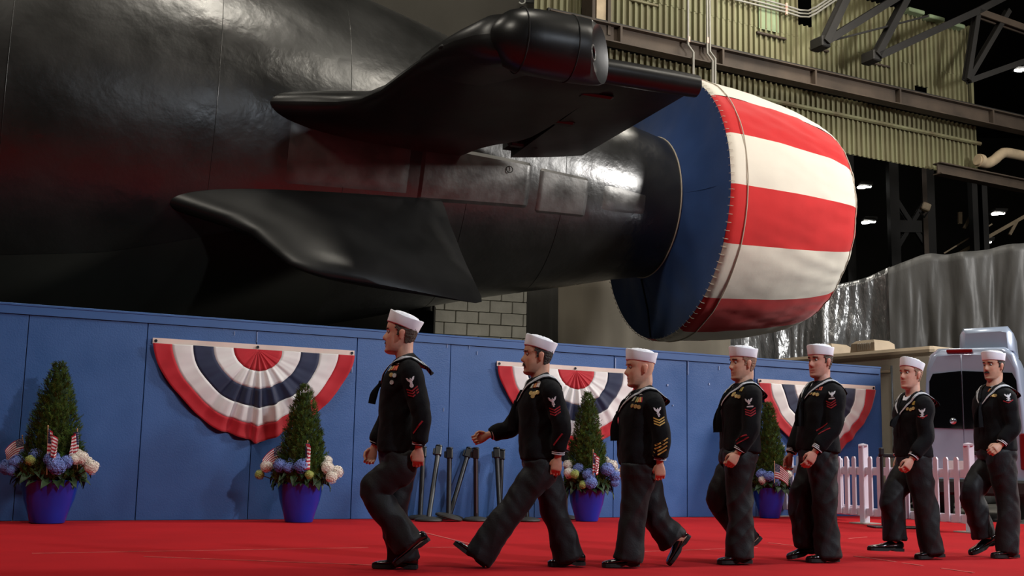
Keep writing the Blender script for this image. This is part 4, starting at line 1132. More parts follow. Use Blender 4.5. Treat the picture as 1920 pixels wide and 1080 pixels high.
def remeshed(mb, voxel, name, smooth_it=4, fac=.5):
    me = mb.mesh(name + '_raw', [M_UNI], recalc=True)
    o = bpy.data.objects.new('tmp', me); COL.objects.link(o)
    r = o.modifiers.new('r', 'REMESH'); r.mode = 'VOXEL'; r.voxel_size = voxel; r.use_smooth_shade = True
    if smooth_it:
        s = o.modifiers.new('s', 'SMOOTH'); s.iterations = smooth_it; s.factor = fac
    dg = bpy.context.evaluated_depsgraph_get()
    out = bpy.data.meshes.new_from_object(o.evaluated_get(dg))
    out.name = name
    bpy.data.objects.remove(o); bpy.data.meshes.remove(me)
    out.polygons.foreach_set('use_smooth', [True] * len(out.polygons))
    return out
LAT = V((0, 1, 0))
def limb(mb, pts, rad, n=16, sub=5, ref=LAT):
    # smooth capsule-like tapered tube; rad = (lateral, fore-aft) or scalar per point
    P = cr(pts, sub); R = []
    rr = [(r, r) if not isinstance(r, tuple) else r for r in rad]
    for i in range(len(pts) - 1):
        for k in range(sub):
            t = k / sub; R.append((rr[i][0] * (1 - t) + rr[i + 1][0] * t, rr[i][1] * (1 - t) + rr[i + 1][1] * t))
    R.append(rr[-1])
    mb.tube(P, R, n, ref=ref)
def ball(mb, c, r, n=10, m=6):
    mb.lathe([(max(.0005, r * math.sin(PI * k / m)), -r * math.cos(PI * k / m)) for k in range(m + 1)], n, c)
def seg(mb, a, b, r0, r1, n=10):
    a, b = V(a), V(b); d = (b - a).normalized()
    mb.tube([a - d * r0 * .7, a - d * r0 * .35, a, b, b + d * r1 * .5, b + d * r1 * .9], [r0 * .55, r0 * .9, r0, r1, r1 * .8, r1 * .35], n, ref=(.3, .8, .5))
def hand(mb, wrist, d, across, pn, curl=1.0, sc=1.0):
    # d: direction of the hand, across: towards the thumb side, pn: palm side normal
    d = d.normalized(); across = (across - d * across.dot(d)).normalized(); pn = (pn - d * pn.dot(d) - across * pn.dot(across)).normalized()
    q = lambda a, b, c: wrist + (d * a + across * b + pn * c) * sc
    rings = []
    for a, w, t in [(-.03, .026, .020), (0, .027, .020), (.02, .034, .019), (.05, .041, .018), (.08, .042, .016), (.092, .038, .012)]:
        rings.append([q(a, w * math.cos(2 * PI * k / 14), t * math.sin(2 * PI * k / 14)) for k in range(14)])
    mb.loft(rings)
    for k, (b, L) in enumerate([(.031, .88), (.0105, 1.0), (-.0105, .95), (-.031, .76)]):
        p0 = q(.080, b, 0)
        a1, a2, a3 = math.radians(28 * curl + 4 * k), math.radians(100 * curl), math.radians(165 * curl)
        r = .0088 * sc
        p = p0
        for ang, ln in ((a1, .044), (a2, .029), (a3, .022)):
            e = d * math.cos(ang) + pn * math.sin(ang)
            p2 = p + e * (ln * L * sc)
            seg(mb, p, p2, r, r * .93); p = p2; r *= .93
    t0 = q(.022, .030, .008); t1 = q(.052, .048, .020); t2 = q(.078, .044, .034); t3 = q(.094, .030, .042)
    seg(mb, t0, t1, .0125 * sc, .0105 * sc); seg(mb, t1, t2, .0105 * sc, .0095 * sc); seg(mb, t2, t3, .0095 * sc, .008 * sc)
def shoe(t, heel, toe, lat, nm='shoe'):
    # heel, toe: points on the sole underside (local frame of the person)
    d = (toe - heel); L = max(d.length, .27); d.normalize()
    side = LAT - d * LAT.dot(d); side.normalize(); up = d.cross(side)
    if up.z < 0: up = -up
    q = lambda x, y, z: heel + d * (x * L) + side * y + up * z
    prof = [(-.02, .022, .03, .075), (.02, .030, .022, .088), (.12, .034, .022, .094), (.25, .033, .024, .095), (.38, .034, .024, .085), (.52, .040, .024, .068), (.68, .046, .024, .055), (.82, .046, .024, .050), (.93, .038, .025, .044), (.99, .024, .026, .036), (1.01, .008, .028, .031)]
    rings = []
    for x, w, zb, zt in prof:
        r = []
        for k in range(16):
            a = 2 * PI * k / 16; c, s = math.cos(a), math.sin(a)
            r.append(q(x, w * math.copysign(abs(c) ** .8, c), (zb + zt) / 2 + (zt - zb) / 2 * math.copysign(abs(s) ** .8, s)))
        rings.append(r)
    up_ = MB().loft(rings)
    o = up_.build2(nm, M_SHOE, t, smooth=60)
    so = MB(); rings = []
    for x, w, zb, zt in prof:
        h0 = 0.0 if (x < .28 or x > .45) else .012
        rings.append([q(x, -w - .004, h0), q(x, w + .004, h0), q(x, w + .004, .026), q(x, -w - .004, .026)])
    so.loft(rings).build2('sole', M_SOLE, o)
    return o
def _build2(s, name, mats, parent, smooth=False, recalc=True, **k):
    o = bpy.data.objects.new(name, s.mesh(name, mats, V((0, 0, 0)), smooth, recalc)); COL.objects.link(o); o.parent = parent
    return tag(o, **k)
MB.build2 = _build2
def mesh2(name, me, m, parent):
    me.materials.clear(); me.materials.append(m)
    o = bpy.data.objects.new(name, me); COL.objects.link(o); o.parent = parent
    return o
EAGLE = [(-.030, .026), (-.020, .024), (-.010, .010), (-.003, .010), (0, .020), (.005, .018), (.004, .010), (.010, .010), (.020, .024), (.030, .026), (.024, .006), (.012, -.006), (.008, -.012), (.012, -.022), (-.010, -.022), (-.006, -.012), (-.012, -.006), (-.024, .006)]

def sailor(cfg):
    h = math.radians(cfg['head']); Fd = V((-math.cos(h), -math.sin(h), 0)); Ld = V((math.sin(h), -math.cos(h), 0))
    su, sv = cfg['stance']; lat0 = cfg['stance_lat']
    O = G(su, sv) - Ld * lat0
    t = thing('person', O, cfg['label'], 'person', 'sailors marching in file on the red carpet', rz=math.atan2(Fd.y, Fd.x))
    def loc(u, v, lat):       # pixel on the vertical plane at lateral offset -> local coordinates
        p = ONP(u, v, O + Ld * lat, Ld) - O
        return V((p.dot(Fd), lat, p.z))
    def dirl(w): return V((w.dot(Fd), w.dot(Ld), w.z))
    camL = dirl(CAM - O); camL = V((camL.x, camL.y, (CAM - O).z))
    J = {k: loc(*v) for k, v in cfg['j'].items()}
    for k in ('heL', 'toL', 'heR', 'toR'): J[k].z = max(J[k].z, .006)
    seed = cfg['seed']; rnd = random.Random(seed)
    # ---- head frame
    ear = J['ear']; ear.y = 0
    nz = cfg['nose']; yaw = math.radians(cfg.get('yaw', 0)); pit = math.radians(cfg.get('pitch', 0))
    hs = cfg.get('hs', 1.06)
    HMx = Matrix.Translation(ear) @ Matrix.Rotation(yaw, 4, 'Z') @ Matrix.Rotation(-pit, 4, 'Y') @ Matrix.Scale(hs, 4)
    HP = cfg.get('face', {})
    # ---- body (one continuous skin)
    body = MB()
    hd = MB(); rings = []
    for i in range(49):
        z = -.1258 + .2526 * i / 48
        rings.append([HMx @ head_pt(z, 2 * PI * k / 72, 0, HP) for k in range(72)])
    body.loft(rings)
    for sy in (-1, 1):   # ears
        er = []
        for k, (z, a, b) in enumerate([(-.034, .004, .003), (-.026, .010, .006), (-.010, .013, .008), (.006, .018, .010), (.020, .019, .010), (.029, .012, .008), (.033, .004, .004)]):
            er.append([HMx @ V((-.008 - .08 * z + a * math.cos(2 * PI * q / 12), sy * (.073 * HP.get('wide', 1) + .006 + (b * math.sin(2 * PI * q / 12)) - .10 * 0), z)) for q in range(12)])
        body.loft(er)
    nb = J['neck']; nb.y = 0
    limb(body, [HMx @ V((-.022, 0, .0)), HMx @ V((-.022, 0, -.085)), nb + V((-.005, 0, .02)), nb + V((-.01, 0, -.10))], [.056 * hs, (.057 * hs, .060 * hs), (.066, .062), (.10, .08)], 24)
    hipc = (J['hipL'] + J['hipR']) / 2; hipc.y = 0
    limb(body, [nb + V((-.01, 0, -.10)), (nb + hipc) / 2, hipc], [(.13, .075), (.11, .08), (.12, .08)], 18)
    for sd, sgn in (('L', 1), ('R', -1)):
        sh, el, wr = J['sh' + sd], J['el' + sd], J['wr' + sd]
        limb(body, [nb + V((-.01, sgn * .05, -.10)), sh + V((0, 0, -.02)), el, wr], [.04, .04, .034, (.026, .026)], 12)
        limb(body, [hipc + V((0, sgn * .05, 0)), J['hip' + sd], J['kn' + sd], J['an' + sd]], [.06, .06, .048, .036], 12)
        # foot inside the shoe
        he, to = J['he' + sd], J['to' + sd]; an = J['an' + sd]
        seg(body, an, he * .75 + to * .25 + V((0, 0, .045)), .034, .028); seg(body, he * .75 + to * .25 + V((0, 0, .045)), he * .2 + to * .8 + V((0, 0, .035)), .028, .018)
        hdv = cfg['hand' + sd]
        dv = (loc(hdv[0], hdv[1], wr.y + hdv[2]) - wr).normalized()
        ac = V((1, 0, 0)) if len(hdv) < 5 else V(hdv[4])
        pn = V((0, -sgn, 0)) + (V((0, 0, 0)) if len(hdv) < 6 else V(hdv[5]))
        hand(body, wr + dv * .012, dv, ac, pn, hdv[3], cfg.get('handsc', 1.0))
    bme = remeshed(body, .0047, 'body', 2, .5)
    # skin tone variation: lips, ears, cheeks, jaw shadow of a shaved beard
    inv = HMx.inverted()
    at = bme.color_attributes.new('tone', 'FLOAT_COLOR', 'POINT'); arr = []
    st = cfg.get('stubble', .12)
    for _b, pw, _n in verts_of(bme):
        p = inv @ pw; c = [1.0, 1.0, 1.0]
        if -.2 < p.z < .2 and p.length < .3:
            if p.x > .05:
                lip = gs(p.z + .071, .009) * (1 if abs(p.y) < .026 else 0) * smoothstep(.075, .09, p.x)
                c = [c[0] * (1 - .10 * lip), c[1] * (1 - .38 * lip), c[2] * (1 - .32 * lip)]
                ck = gs(p.z + .02, .022) * gs(abs(p.y) - .045, .02)
                ns = gs(p.z + .028, .015) * gs(p.y, .015) * smoothstep(.1, .115, p.x)
                c = [c[0], c[1] * (1 - .14 * ck - .2 * ns), c[2] * (1 - .14 * ck - .2 * ns)]
            jaw = smoothstep(-.035, -.06, p.z) * smoothstep(-.13, -.10, p.z) * smoothstep(-.02, .03, p.x) if True else 0
            jaw = (1 - smoothstep(-.06, -.035, p.z)) * smoothstep(-.15, -.12, p.z) * smoothstep(-.02, .03, p.x)
            c = [x * (1 - st * jaw) for x in c]
            if abs(p.y) > .072 and abs(p.x) < .04 and abs(p.z) < .045: c = [c[0], c[1] * .82, c[2] * .8]
        else:
            c = [.92, .92, .92]
        arr += c + [1.0]
    at.data.foreach_set('color', arr)
    mesh2('body', bme, cfg['skin'], t)
    # ---- jumper
    jm = MB()
    hem = J['hem']; hem.y = 0
    up_ax = (nb - hem).normalized()
    fw = V((1, 0, 0)); fw = (fw - up_ax * fw.dot(up_ax)).normalized()
    TL = (nb - hem).length; g = cfg.get('girth', 1.0); bel = cfg.get('belly', 0.0)
    rings = []
    for f, w, d0, off in [(0, .188, .138, .0), (.02, .196, .148, .0), (.12, .195, .150, .006 + bel * .5), (.30, .188, .140, .010 + bel), (.50, .192, .138, .014 + bel * .6), (.68, .205, .140, .016), (.82, .212, .122, .008), (.91, .190, .098, -.004), (.97, .120, .078, -.010), (1.02, .075, .070, -.012)]:
        c = hem + up_ax * (TL * f) + fw * off
        rr = []
        for k in range(36):
            a = 2 * PI * k / 36; cc, sn = math.cos(a), math.sin(a)
            rr.append(c + LAT * (w * g * math.copysign(abs(cc) ** .85, cc)) + fw * (d0 * g * math.copysign(abs(sn) ** .85, sn)))
        rings.append(rr)
    jm.loft(rings)
    cuffs = {}
    for sd, sgn in (('L', 1), ('R', -1)):
        sh, el, wr = J['sh' + sd], J['el' + sd], J['wr' + sd]
        inn = nb + V((-.01, sgn * .07, -.05))
        fo = (wr - el); ce = wr - fo.normalized() * .01
        limb(jm, [inn, sh + V((0, sgn * .01, -.005)), sh.lerp(el, .5) + V((-.004, 0, 0)), el + V((-.006, 0, 0)), el.lerp(wr, .55), el.lerp(wr, .78) + V((0, 0, -.004)), ce - fo.normalized() * .035, ce],
             [(.075, .085), (.085, .085), (.072, .078), (.066, .070), (.060, .064), (.056, .060), (.040, .043), (.038, .041)], 20, 6)
        cuffs[sd] = (ce, fo.normalized())
    jme = remeshed(jm, .0085, 'jumper', 5, .5)
    for vv, p, vn in verts_of(jme):
        n1 = noise.noise(V((p.x * 9, p.y * 9, p.z * 7 + seed))); n2 = noise.noise(V((p.x * 22 + p.z * 9, p.y * 14, p.z * 13 + seed)))
        vv.append(p + vn * (.009 * n1 + .005 * n2))
    put_verts(jme)
    jo = mesh2('jumper', jme, M_UNI, t)
    # ---- trousers
    tm = MB()
    top = hem + up_ax * .10
    rings = []
    for f, w, d0 in [(0, .165, .120), (.35, .176, .130), (.75, .182, .138), (1.0, .170, .128)]:
        c = top.lerp(hipc + V((0, 0, -.02)), f)
        rings.append([c + LAT * (w * g * math.cos(2 * PI * k / 28)) + V((1, 0, 0)) * (d0 * g * math.sin(2 * PI * k / 28)) for k in range(28)])
    tm.loft(rings)
    for sd, sgn in (('L', 1), ('R', -1)):
        hp, kn, an, he = J['hip' + sd], J['kn' + sd], J['an' + sd], J['he' + sd]
        cf = J.get('cuff' + sd, an + (an - kn).normalized() * .0)
        lw = cfg.get('legw', 1.0)
        limb(tm, [hp + V((0, 0, .06)), hp + V((0, 0, -.03)), hp.lerp(kn, .5), kn, kn.lerp(cf, .5), kn.lerp(cf, .85), cf],
             [(.098 * g, .118 * g), (.102 * g, .120 * g), (.094, .108 * lw), (.084, .098 * lw), (.082, .098 * lw), (.086, .104 * lw), (.088, .108 * lw)], 24, 5)
    tme = remeshed(tm, .0085, 'trousers', 4, .5)
    for vv, p, vn in verts_of(tme):
        n1 = noise.noise(V((p.x * 11 + p.z * 2, p.y * 11, p.z * 2.2 + seed * 3))); n2 = noise.noise(V((p.x * 16 - p.z * 10, p.y * 10, p.z * 9 + seed)))
        n3 = 1 - abs(noise.noise(V((p.x * 7 + p.z * 3.5, p.y * 6 + seed, p.z * 2.5)))) * 2.2
        vv.append(p + vn * (.012 * n1 + .006 * n2 + .015 * n3))
    put_verts(tme)
    mesh2('trousers', tme, M_TRO, t)
    # ---- shoes
    for sd in 'LR': shoe(t, J['he' + sd], J['to' + sd], 0)
    # ---- cuff stripes
    for sd in 'LR':
        ce, d = cuffs[sd]
        for k in range(3):
            c = ce - d * (.010 + .0125 * k)
            a = (LAT - d * LAT.dot(d)).normalized(); b = d.cross(a)
            r0 = .0405 + .0008 * k
            mb = MB(); rg = []
            for (q, r) in ((-.0032, r0 - .006), (-.0032, r0 + .0035), (.0032, r0 + .0035), (.0032, r0 - .006)):
                rg.append([c + d * q + a * (r * math.cos(2 * PI * j / 28)) + b * (r * 1.07 * math.sin(2 * PI * j / 28)) for j in range(28)])
            mb.loft(rg, False, False).build2('cuff_stripe', M_TAPE, t)
    # ---- hat
    hm = HMx @ Matrix.Translation(V((-.002, 0, .058))) @ Matrix.Rotation(-math.radians(cfg.get('hat', 10)), 4, 'Y')
    br = MB(); rg = []
    for z, e in [(-.004, -.004), (-.006, .001), (0, .004), (.03, .007), (.060, .012), (.066, .0115), (.068, .009), (.064, .006), (.03, .0), (.004, -.003)]:
        rg.append([hm @ V(((.102 + e) * math.cos(2 * PI * k / 48), (.084 + e) * math.sin(2 * PI * k / 48), z + .006 * math.cos(4 * PI * k / 48) * (z / .06))) for k in range(48)])
    ho = MB()
    rg2 = []
    for z, f in [(.0, .97), (.03, .985), (.055, .97), (.070, .90), (.080, .72), (.085, .45), (.0865, .15), (.0866, .02)]:
        rg2.append([hm @ V((.100 * f * math.cos(2 * PI * k / 40), .083 * f * math.sin(2 * PI * k / 40), z + .002 * math.sin(k * 1.9))) for k in range(40)])
    hato = ho.loft(rg2, False, True).build2('hat', M_HATW, t, smooth='all')
    br.loft(rg, False, False).build2('hat_brim', M_HATW, hato, smooth='all')
    # ---- hair, brows, moustache, eyes
    HMo = HMx
    def patch(nm, region, off, m):
        pb = head_patch(region, off, HP)
        if not pb.f: return
        pb.v = [HMo @ p for p in pb.v]
        o = pb.build2(nm, m, t, smooth='all', recalc=False)
        return o
    hairm = cfg['hair']
    def hair_region(p, th):
        if p.z > .092: return False
        back = p.x < -.028 and p.z > -.052 + .010 * noise.noise(V((p.x * 80, p.y * 80, 1)))
        side = p.x < .036 and p.z > .026 + .25 * max(0, p.x) and abs(p.y) > .04
        burn = .006 < p.x < .022 and p.z > -.008 and abs(p.y) > .04
        return back or side or burn
    if cfg.get('bald'):
        pass
    else:
        patch('hair', hair_region, lambda p, th: .0035 + .0025 * noise.noise(V((p.x * 90, p.y * 90, p.z * 120))) + .0025 * smoothstep(-.05, .03, p.z), hairm)
    for sy in (-1, 1):
        patch('eyebrow', lambda p, th: p.x > .06 and .016 < p.y * sy < .050 and .030 < p.z + .10 * max(0, p.y * sy - .03) < .037 + .002, .0030, cfg['browm'])
        e = HMo @ V((.0775, sy * .031, .0145))
        ball(eb := MB(), e, .0115 * hs, 14, 8); eo = eb.build2('eye', M_EYEW, t, smooth='all')
        ball(ib := MB(), e + (HMo.to_3x3() @ V((.0068, 0, -.0005))), .0066 * hs, 10, 6); ib.build2('iris', M_EYED, eo, smooth='all')
    if cfg.get('moust'):
        k = cfg['moust']
        patch('moustache', lambda p, th: p.x > .05 and abs(p.y) < .027 * k and -.060 - .35 * max(0, abs(p.y) - .010) < p.z < -.047 - .3 * max(0, abs(p.y) - .012), .0062 * k, cfg['browm'])
    # ---- collar, neckerchief
    bvh = BVHTree.FromPolygons([v.co.copy() for v in jme.vertices], [tuple(p.vertices) for p in jme.polygons])
    def lift(p, d=.007):
        co, n, i, dist = bvh.find_nearest(p)
        if co is None: return p
        sdn = (p - co).dot(n)
        if sdn < d: return co + n * d
        return p
    lf = cfg.get('flap', .0)
    T = lambda a, b, c: nb + fw * a + LAT * b + up_ax * c
    for sgn in (1, -1):
        inner = cr([T(.118, sgn * .004, -.165), T(.088, sgn * .040, -.07), T(.035, sgn * .070, .005), T(-.025, sgn * .068, .040), T(-.062, sgn * .035, .052), T(-.068, 0, .053)], 4)
        outer = cr([T(.128, sgn * .012, -.180), T(.122, sgn * .085, -.10), T(.065, sgn * .150, -.035), T(-.03, sgn * .180, -.015), T(-.145 - lf, sgn * .175, -.085 + lf * .5), T(-.150 - lf, 0, -.125 + lf * .5)], 4)
        nn = len(inner) - 1; mm = 5
        def cp(i, j):
            p = inner[i].lerp(outer[i], j / mm)
            return lift(p, .008)
        grid_ = [[cp(i, j) for i in range(nn + 1)] for j in range(mm + 1)]
        mb = MB().grid(lambda i, j: grid_[j][i], nn, mm)
        co = mb.build2('collar', M_UNI, t, smooth='all', recalc=False)
        sm = co.modifiers.new('thickness', 'SOLIDIFY'); sm.thickness = .005; sm.offset = 0
        for k, fr in enumerate((.62, .74, .86)):
            pts = [lift(inner[i].lerp(outer[i], fr), .0125) for i in range(0, nn + 1)]
            MB().tube(pts, [.0024 + .0014 * smoothstep(4, 9, i) for i in range(len(pts))], 5).build2('collar_stripe', M_TAPE, co)
    kn_ = lift(T(.125, 0, -.185), .018)
    nk = MB()
    ends = cfg.get('tie')
    for sgn in (1, -1):
        e = loc(ends[0], ends[1], sgn * .02) if ends else kn_ + V((.02, sgn * .03, -.20))
        path = cr([T(.09, sgn * .03, -.10), kn_ + V((0, sgn * .008, 0)), kn_.lerp(e, .5) + V((.012, sgn * .012, .0)), e], 5)
        if not ends: path = [lift(p, .014) for p in path]
        n_ = len(path); nk.tube(path, [(.007, .012 + .014 * smoothstep(.3, .7, i / n_)) for i in range(n_)], 8, ref=LAT)
    nk.loft([[kn_ + V((.013 * math.cos(a) * r, .018 * math.sin(a) * r, z)) for a in [2 * PI * k / 10 for k in range(10)]] for z, r in ((-.022, .6), (-.01, 1), (.012, 1), (.024, .6))])
    nk.build2('neckerchief', M_UNI, t, smooth=50)
    # undershirt wedge in the V of the neck
    us = MB(); us.loft([[T(.095 + .01, .0, -.10), T(.085, .028, -.04), T(.055, .052, .0), T(.04, 0, .012), T(.055, -.052, .0), T(.085, -.028, -.04)], [T(.06, 0, -.11), T(.05, .02, -.06), T(.02, .04, -.03), T(.0, 0, -.02), T(.02, -.04, -.03), T(.05, -.02, -.06)]]).build2('undershirt', M_HATW, t)
    # ---- insignia: placed on the cloth surface where the photograph shows them
    def hit(u, v):
        d = dirl(ray(u, v)).normalized()
        r = bvh.ray_cast(camL, d)
        return r[0], r[1]
    def decal(nm, polys, u, v, m, par, rot=0.0, th=.003, sc=1.0, mirror=False):
        p, n = hit(u, v)
        if p is None: return None
        upv = (UP - n * n.z).normalized(); rtv = upv.cross(n).normalized()
        ca, sa = math.cos(rot), math.sin(rot)
        mb = MB()
        for poly in polys:
            fine = []
            for i in range(len(poly)):
                a, b = poly[i], poly[(i + 1) % len(poly)]
                kk = 1
                for q in range(kk): fine.append((a[0] + (b[0] - a[0]) * q / kk, a[1] + (b[1] - a[1]) * q / kk))
            pts = []
            for a, b in fine:
                a, b = a * sc, b * sc
                a, b = a * ca - b * sa, a * sa + b * ca
                q = p + rtv * a + upv * b
                r = bvh.ray_cast(q + n * .06, -n, .14)
                pts.append((r[0] if r[0] is not None else q) + n * .0015)
            mb.prism(pts, n * th)
        return mb.build2(nm, m, par)
    bd_ = cfg['badge']; rot = cfg.get('badge_rot', .10)
    bo = decal('rating_eagle', [EAGLE], bd_[0], bd_[1], M_EAG, t, rot, sc=1.0)
    if bo:
        tag(bo, label='white embroidered eagle')
        sp = cfg['mark']
        if sp == 'disc': polys = [[(.014 * math.cos(2 * PI * k / 14), .014 * math.sin(2 * PI * k / 14)) for k in range(14)]]
        elif sp == 'torp': polys = [[(-.026, -.003), (-.022, .004), (.018, .006), (.028, .002), (.028, -.003), (.018, -.006), (-.022, -.005)]]
        elif sp == 'cross': polys = [[(-.020, -.010), (-.014, -.012), (.020, .010), (.014, .012)], [(-.020, .010), (-.014, .012), (.020, -.010), (.014, -.012)], [(-.004, -.014), (.004, -.014), (.004, .014), (-.004, .014)]]
        else: polys = [[(-.013, .0), (-.006, .012), (0, .004), (.006, .012), (.013, 0), (.004, -.004), (.006, -.014), (-.006, -.014), (-.004, -.004)]]
        decal('specialty_mark', polys, bd_[2], bd_[3], M_EAG, t, rot)
        cm = M_CHV[cfg['chev']]
        for k in range(cfg['nchev']):
            y = -k * .0195
            w_ = .041
            decal('chevron', [[(-w_, .016 + y), (0, -.006 + y), (0, .004 + y), (-w_, .026 + y)], [(0, -.006 + y), (w_, .018 + y), (w_, .028 + y), (0, .004 + y)]], bd_[4], bd_[5], cm, t, rot)
        for k, (u, v) in enumerate(cfg.get('stripes', [])):
            decal('service_stripe', [[(-.055, -.005), (-.02, -.005), (.02, -.005), (.055, -.005), (.055, .005), (.02, .005), (-.02, .005), (-.055, .005)]], u, v, cm, t, math.radians(cfg.get('srot', 38)))
    # medals: ribbons over discs
    for (u, v, ci, hh) in cfg.get('ribbons', []):
        decal('ribbon', [[(-.0135, -.5 * hh), (.0135, -.5 * hh), (.0135, .5 * hh), (-.0135, .5 * hh)]], u, v, RIB[ci], t, cfg.get('mrot', 0), .004)
        decal('ribbon_line', [[(-.004, -.5 * hh), (.004, -.5 * hh), (.004, .5 * hh), (-.004, .5 * hh)]], u, v, RIB[(ci + 1) % 6], t, cfg.get('mrot', 0), .005)
    for (u, v, k) in cfg.get('medals', []):
        decal('medal', [[(.0155 * math.cos(2 * PI * q / 14), .0155 * math.sin(2 * PI * q / 14)) for q in range(14)]], u, v, (M_MED, M_MEDS)[k], t, 0, .006)
    if cfg.get('pin'):
        decal('chest_pin', [[(-.03, .0), (-.008, .008), (0, .003), (.008, .008), (.03, 0), (.008, -.006), (-.008, -.006)]], cfg['pin'][0], cfg['pin'][1], M_MEDS, t, cfg.get('mrot', 0), .005)
    return t
SK1 = skin_mat('skin_tan', rgb(206, 154, 128)); SK2 = skin_mat('skin_fair', rgb(214, 160, 138)); SK3 = skin_mat('skin_light_warm', rgb(216, 164, 138)); SK4 = skin_mat('skin_ruddy', rgb(212, 152, 132))
HR_D = mat('hair_dark_brown', rgb(40, 30, 24), .7, var=.3, vscale=60, bump=.5, bscale=120); HR_B = mat('hair_brown', rgb(70, 52, 40), .7, var=.3, vscale=60, bump=.5, bscale=120); HR_L = mat('hair_sandy_stubble', rgb(140, 104, 82), .75, var=.2, vscale=60, bump=.3, bscale=140)
def S(**k): sailor(k)
S(label='lead sailor with a moustache, walking in profile, black tie blowing forward', head=0, stance=(750, 1067), stance_lat=-.09, seed=1, skin=SK2, hair=HR_B, browm=HR_B, yaw=0, pitch=4, hat=17, hs=1.13, moust=.9, nose=0, flap=.05,
  j=dict(ear=(753, 629, 0), neck=(757, 676, 0), hem=(748, 850, 0), shL=(771, 700, .17), elL=(789, 783, .22), wrL=(785, 838, .20), shR=(752, 700, -.17), elR=(722, 790, -.22), wrR=(702, 836, -.20),
         hipL=(748, 868, .085), knL=(703, 925, .085), anL=(777, 1008, .085), heL=(806, 1014, .085), toL=(742, 1062, .085), hipR=(748, 868, -.085), knR=(738, 960, -.085), anR=(763, 1042, -.085), heR=(782, 1066, -.09), toR=(698, 1066, -.09), cuffL=(768, 1022, .085), cuffR=(757, 1052, -.085)),
  handL=(783, 875, .0, .85), handR=(692, 868, 0, .85), badge=(770, 714, 772, 723, 773, 733), mark='disc', chev='r', nchev=3, stripes=[(783, 801)], srot=50, ribbons=[(737, 690, 0, .045), (743, 690, 4, .045), (732, 692, 2, .04)], medals=[(734, 703, 0), (740, 704, 1), (735, 717, 1)], pin=(746, 683), tie=(697, 757), badge_rot=.25)
S(label='sailor with bushy moustache swinging his right arm forward, second in file', head=4, stance=(1062, 1063), stance_lat=-.09, seed=2, skin=SK1, hair=HR_D, browm=HR_D, yaw=4, pitch=2, hat=15, hs=1.10, moust=1.25, nose=0, stubble=.2,
  j=dict(ear=(1009, 670, 0), neck=(1010, 712, 0), hem=(1012, 862, 0), shL=(1032, 732, .17), elL=(1052, 798, .22), wrL=(1046, 856, .19), shR=(1003, 735, -.17), elR=(955, 803, -.20), wrR=(917, 815, -.17),
         hipL=(1012, 878, .085), knL=(960, 952, .085), anL=(901, 1042, .085), heL=(906, 1068, .09), toL=(862, 1030, .09), hipR=(1016, 878, -.085), knR=(1040, 958, -.085), anR=(1074, 1044, -.085), heR=(1096, 1060, -.09), toR=(1029, 1064, -.09), cuffL=(893, 1046, .085), cuffR=(1068, 1048, -.085)),
  handL=(1041, 890, 0, .7), handR=(888, 826, .0, 1.0, (0, 0, 1), (0, .0, -.3)), badge=(1036, 751, 1038, 759, 1040, 769), mark='bird', chev='r', nchev=3, stripes=[(1046, 824)], srot=50, ribbons=[(998, 724, 2, .04), (1004, 723, 0, .04), (1010, 722, 3, .04)], medals=[(996, 737, 0), (1002, 738, 0), (1008, 736, 0), (999, 743, 0)], pin=(1009, 716), badge_rot=.15)
S(label='clean-shaven sailor with shaved head and gold chevrons, third in file', head=6, stance=(1170, 1065), stance_lat=.09, seed=3, skin=SK3, hair=HR_L, browm=HR_L, bald=True, yaw=4, pitch=-2, hat=9, hs=1.10, nose=0, face=dict(wide=1.06), girth=1.10, belly=.02, flap=.03,
  j=dict(ear=(1201, 693, 0), neck=(1203, 735, 0), hem=(1203, 872, 0), shL=(1224, 757, .18), elL=(1240, 820, .24), wrL=(1237, 866, .21), shR=(1195, 757, -.18), elR=(1190, 822, -.24), wrR=(1178, 866, -.22),
         hipL=(1199, 885, .085), knL=(1188, 960, .085), anL=(1178, 1042, .085), heL=(1197, 1062, .09), toL=(1132, 1065, .09), hipR=(1205, 885, -.085), knR=(1226, 965, -.085), anR=(1272, 1010, -.085), heR=(1294, 1006, -.09), toR=(1260, 1055, -.09), cuffL=(1176, 1050, .085), cuffR=(1262, 1014, -.085)),
  handL=(1238, 892, .0, .9), handR=(1170, 895, 0, .9), badge=(1233, 770, 1235, 778, 1236, 788), mark='bird', chev='g', nchev=3, stripes=[(1241, 829), (1240, 836), (1239, 843), (1238, 850)], srot=32, ribbons=[(1189, 748, 2, .045), (1196, 750, 1, .045), (1201, 750, 0, .045)], medals=[(1186, 761, 0), (1192, 762, 0), (1198, 763, 0)], pin=(1201, 741))
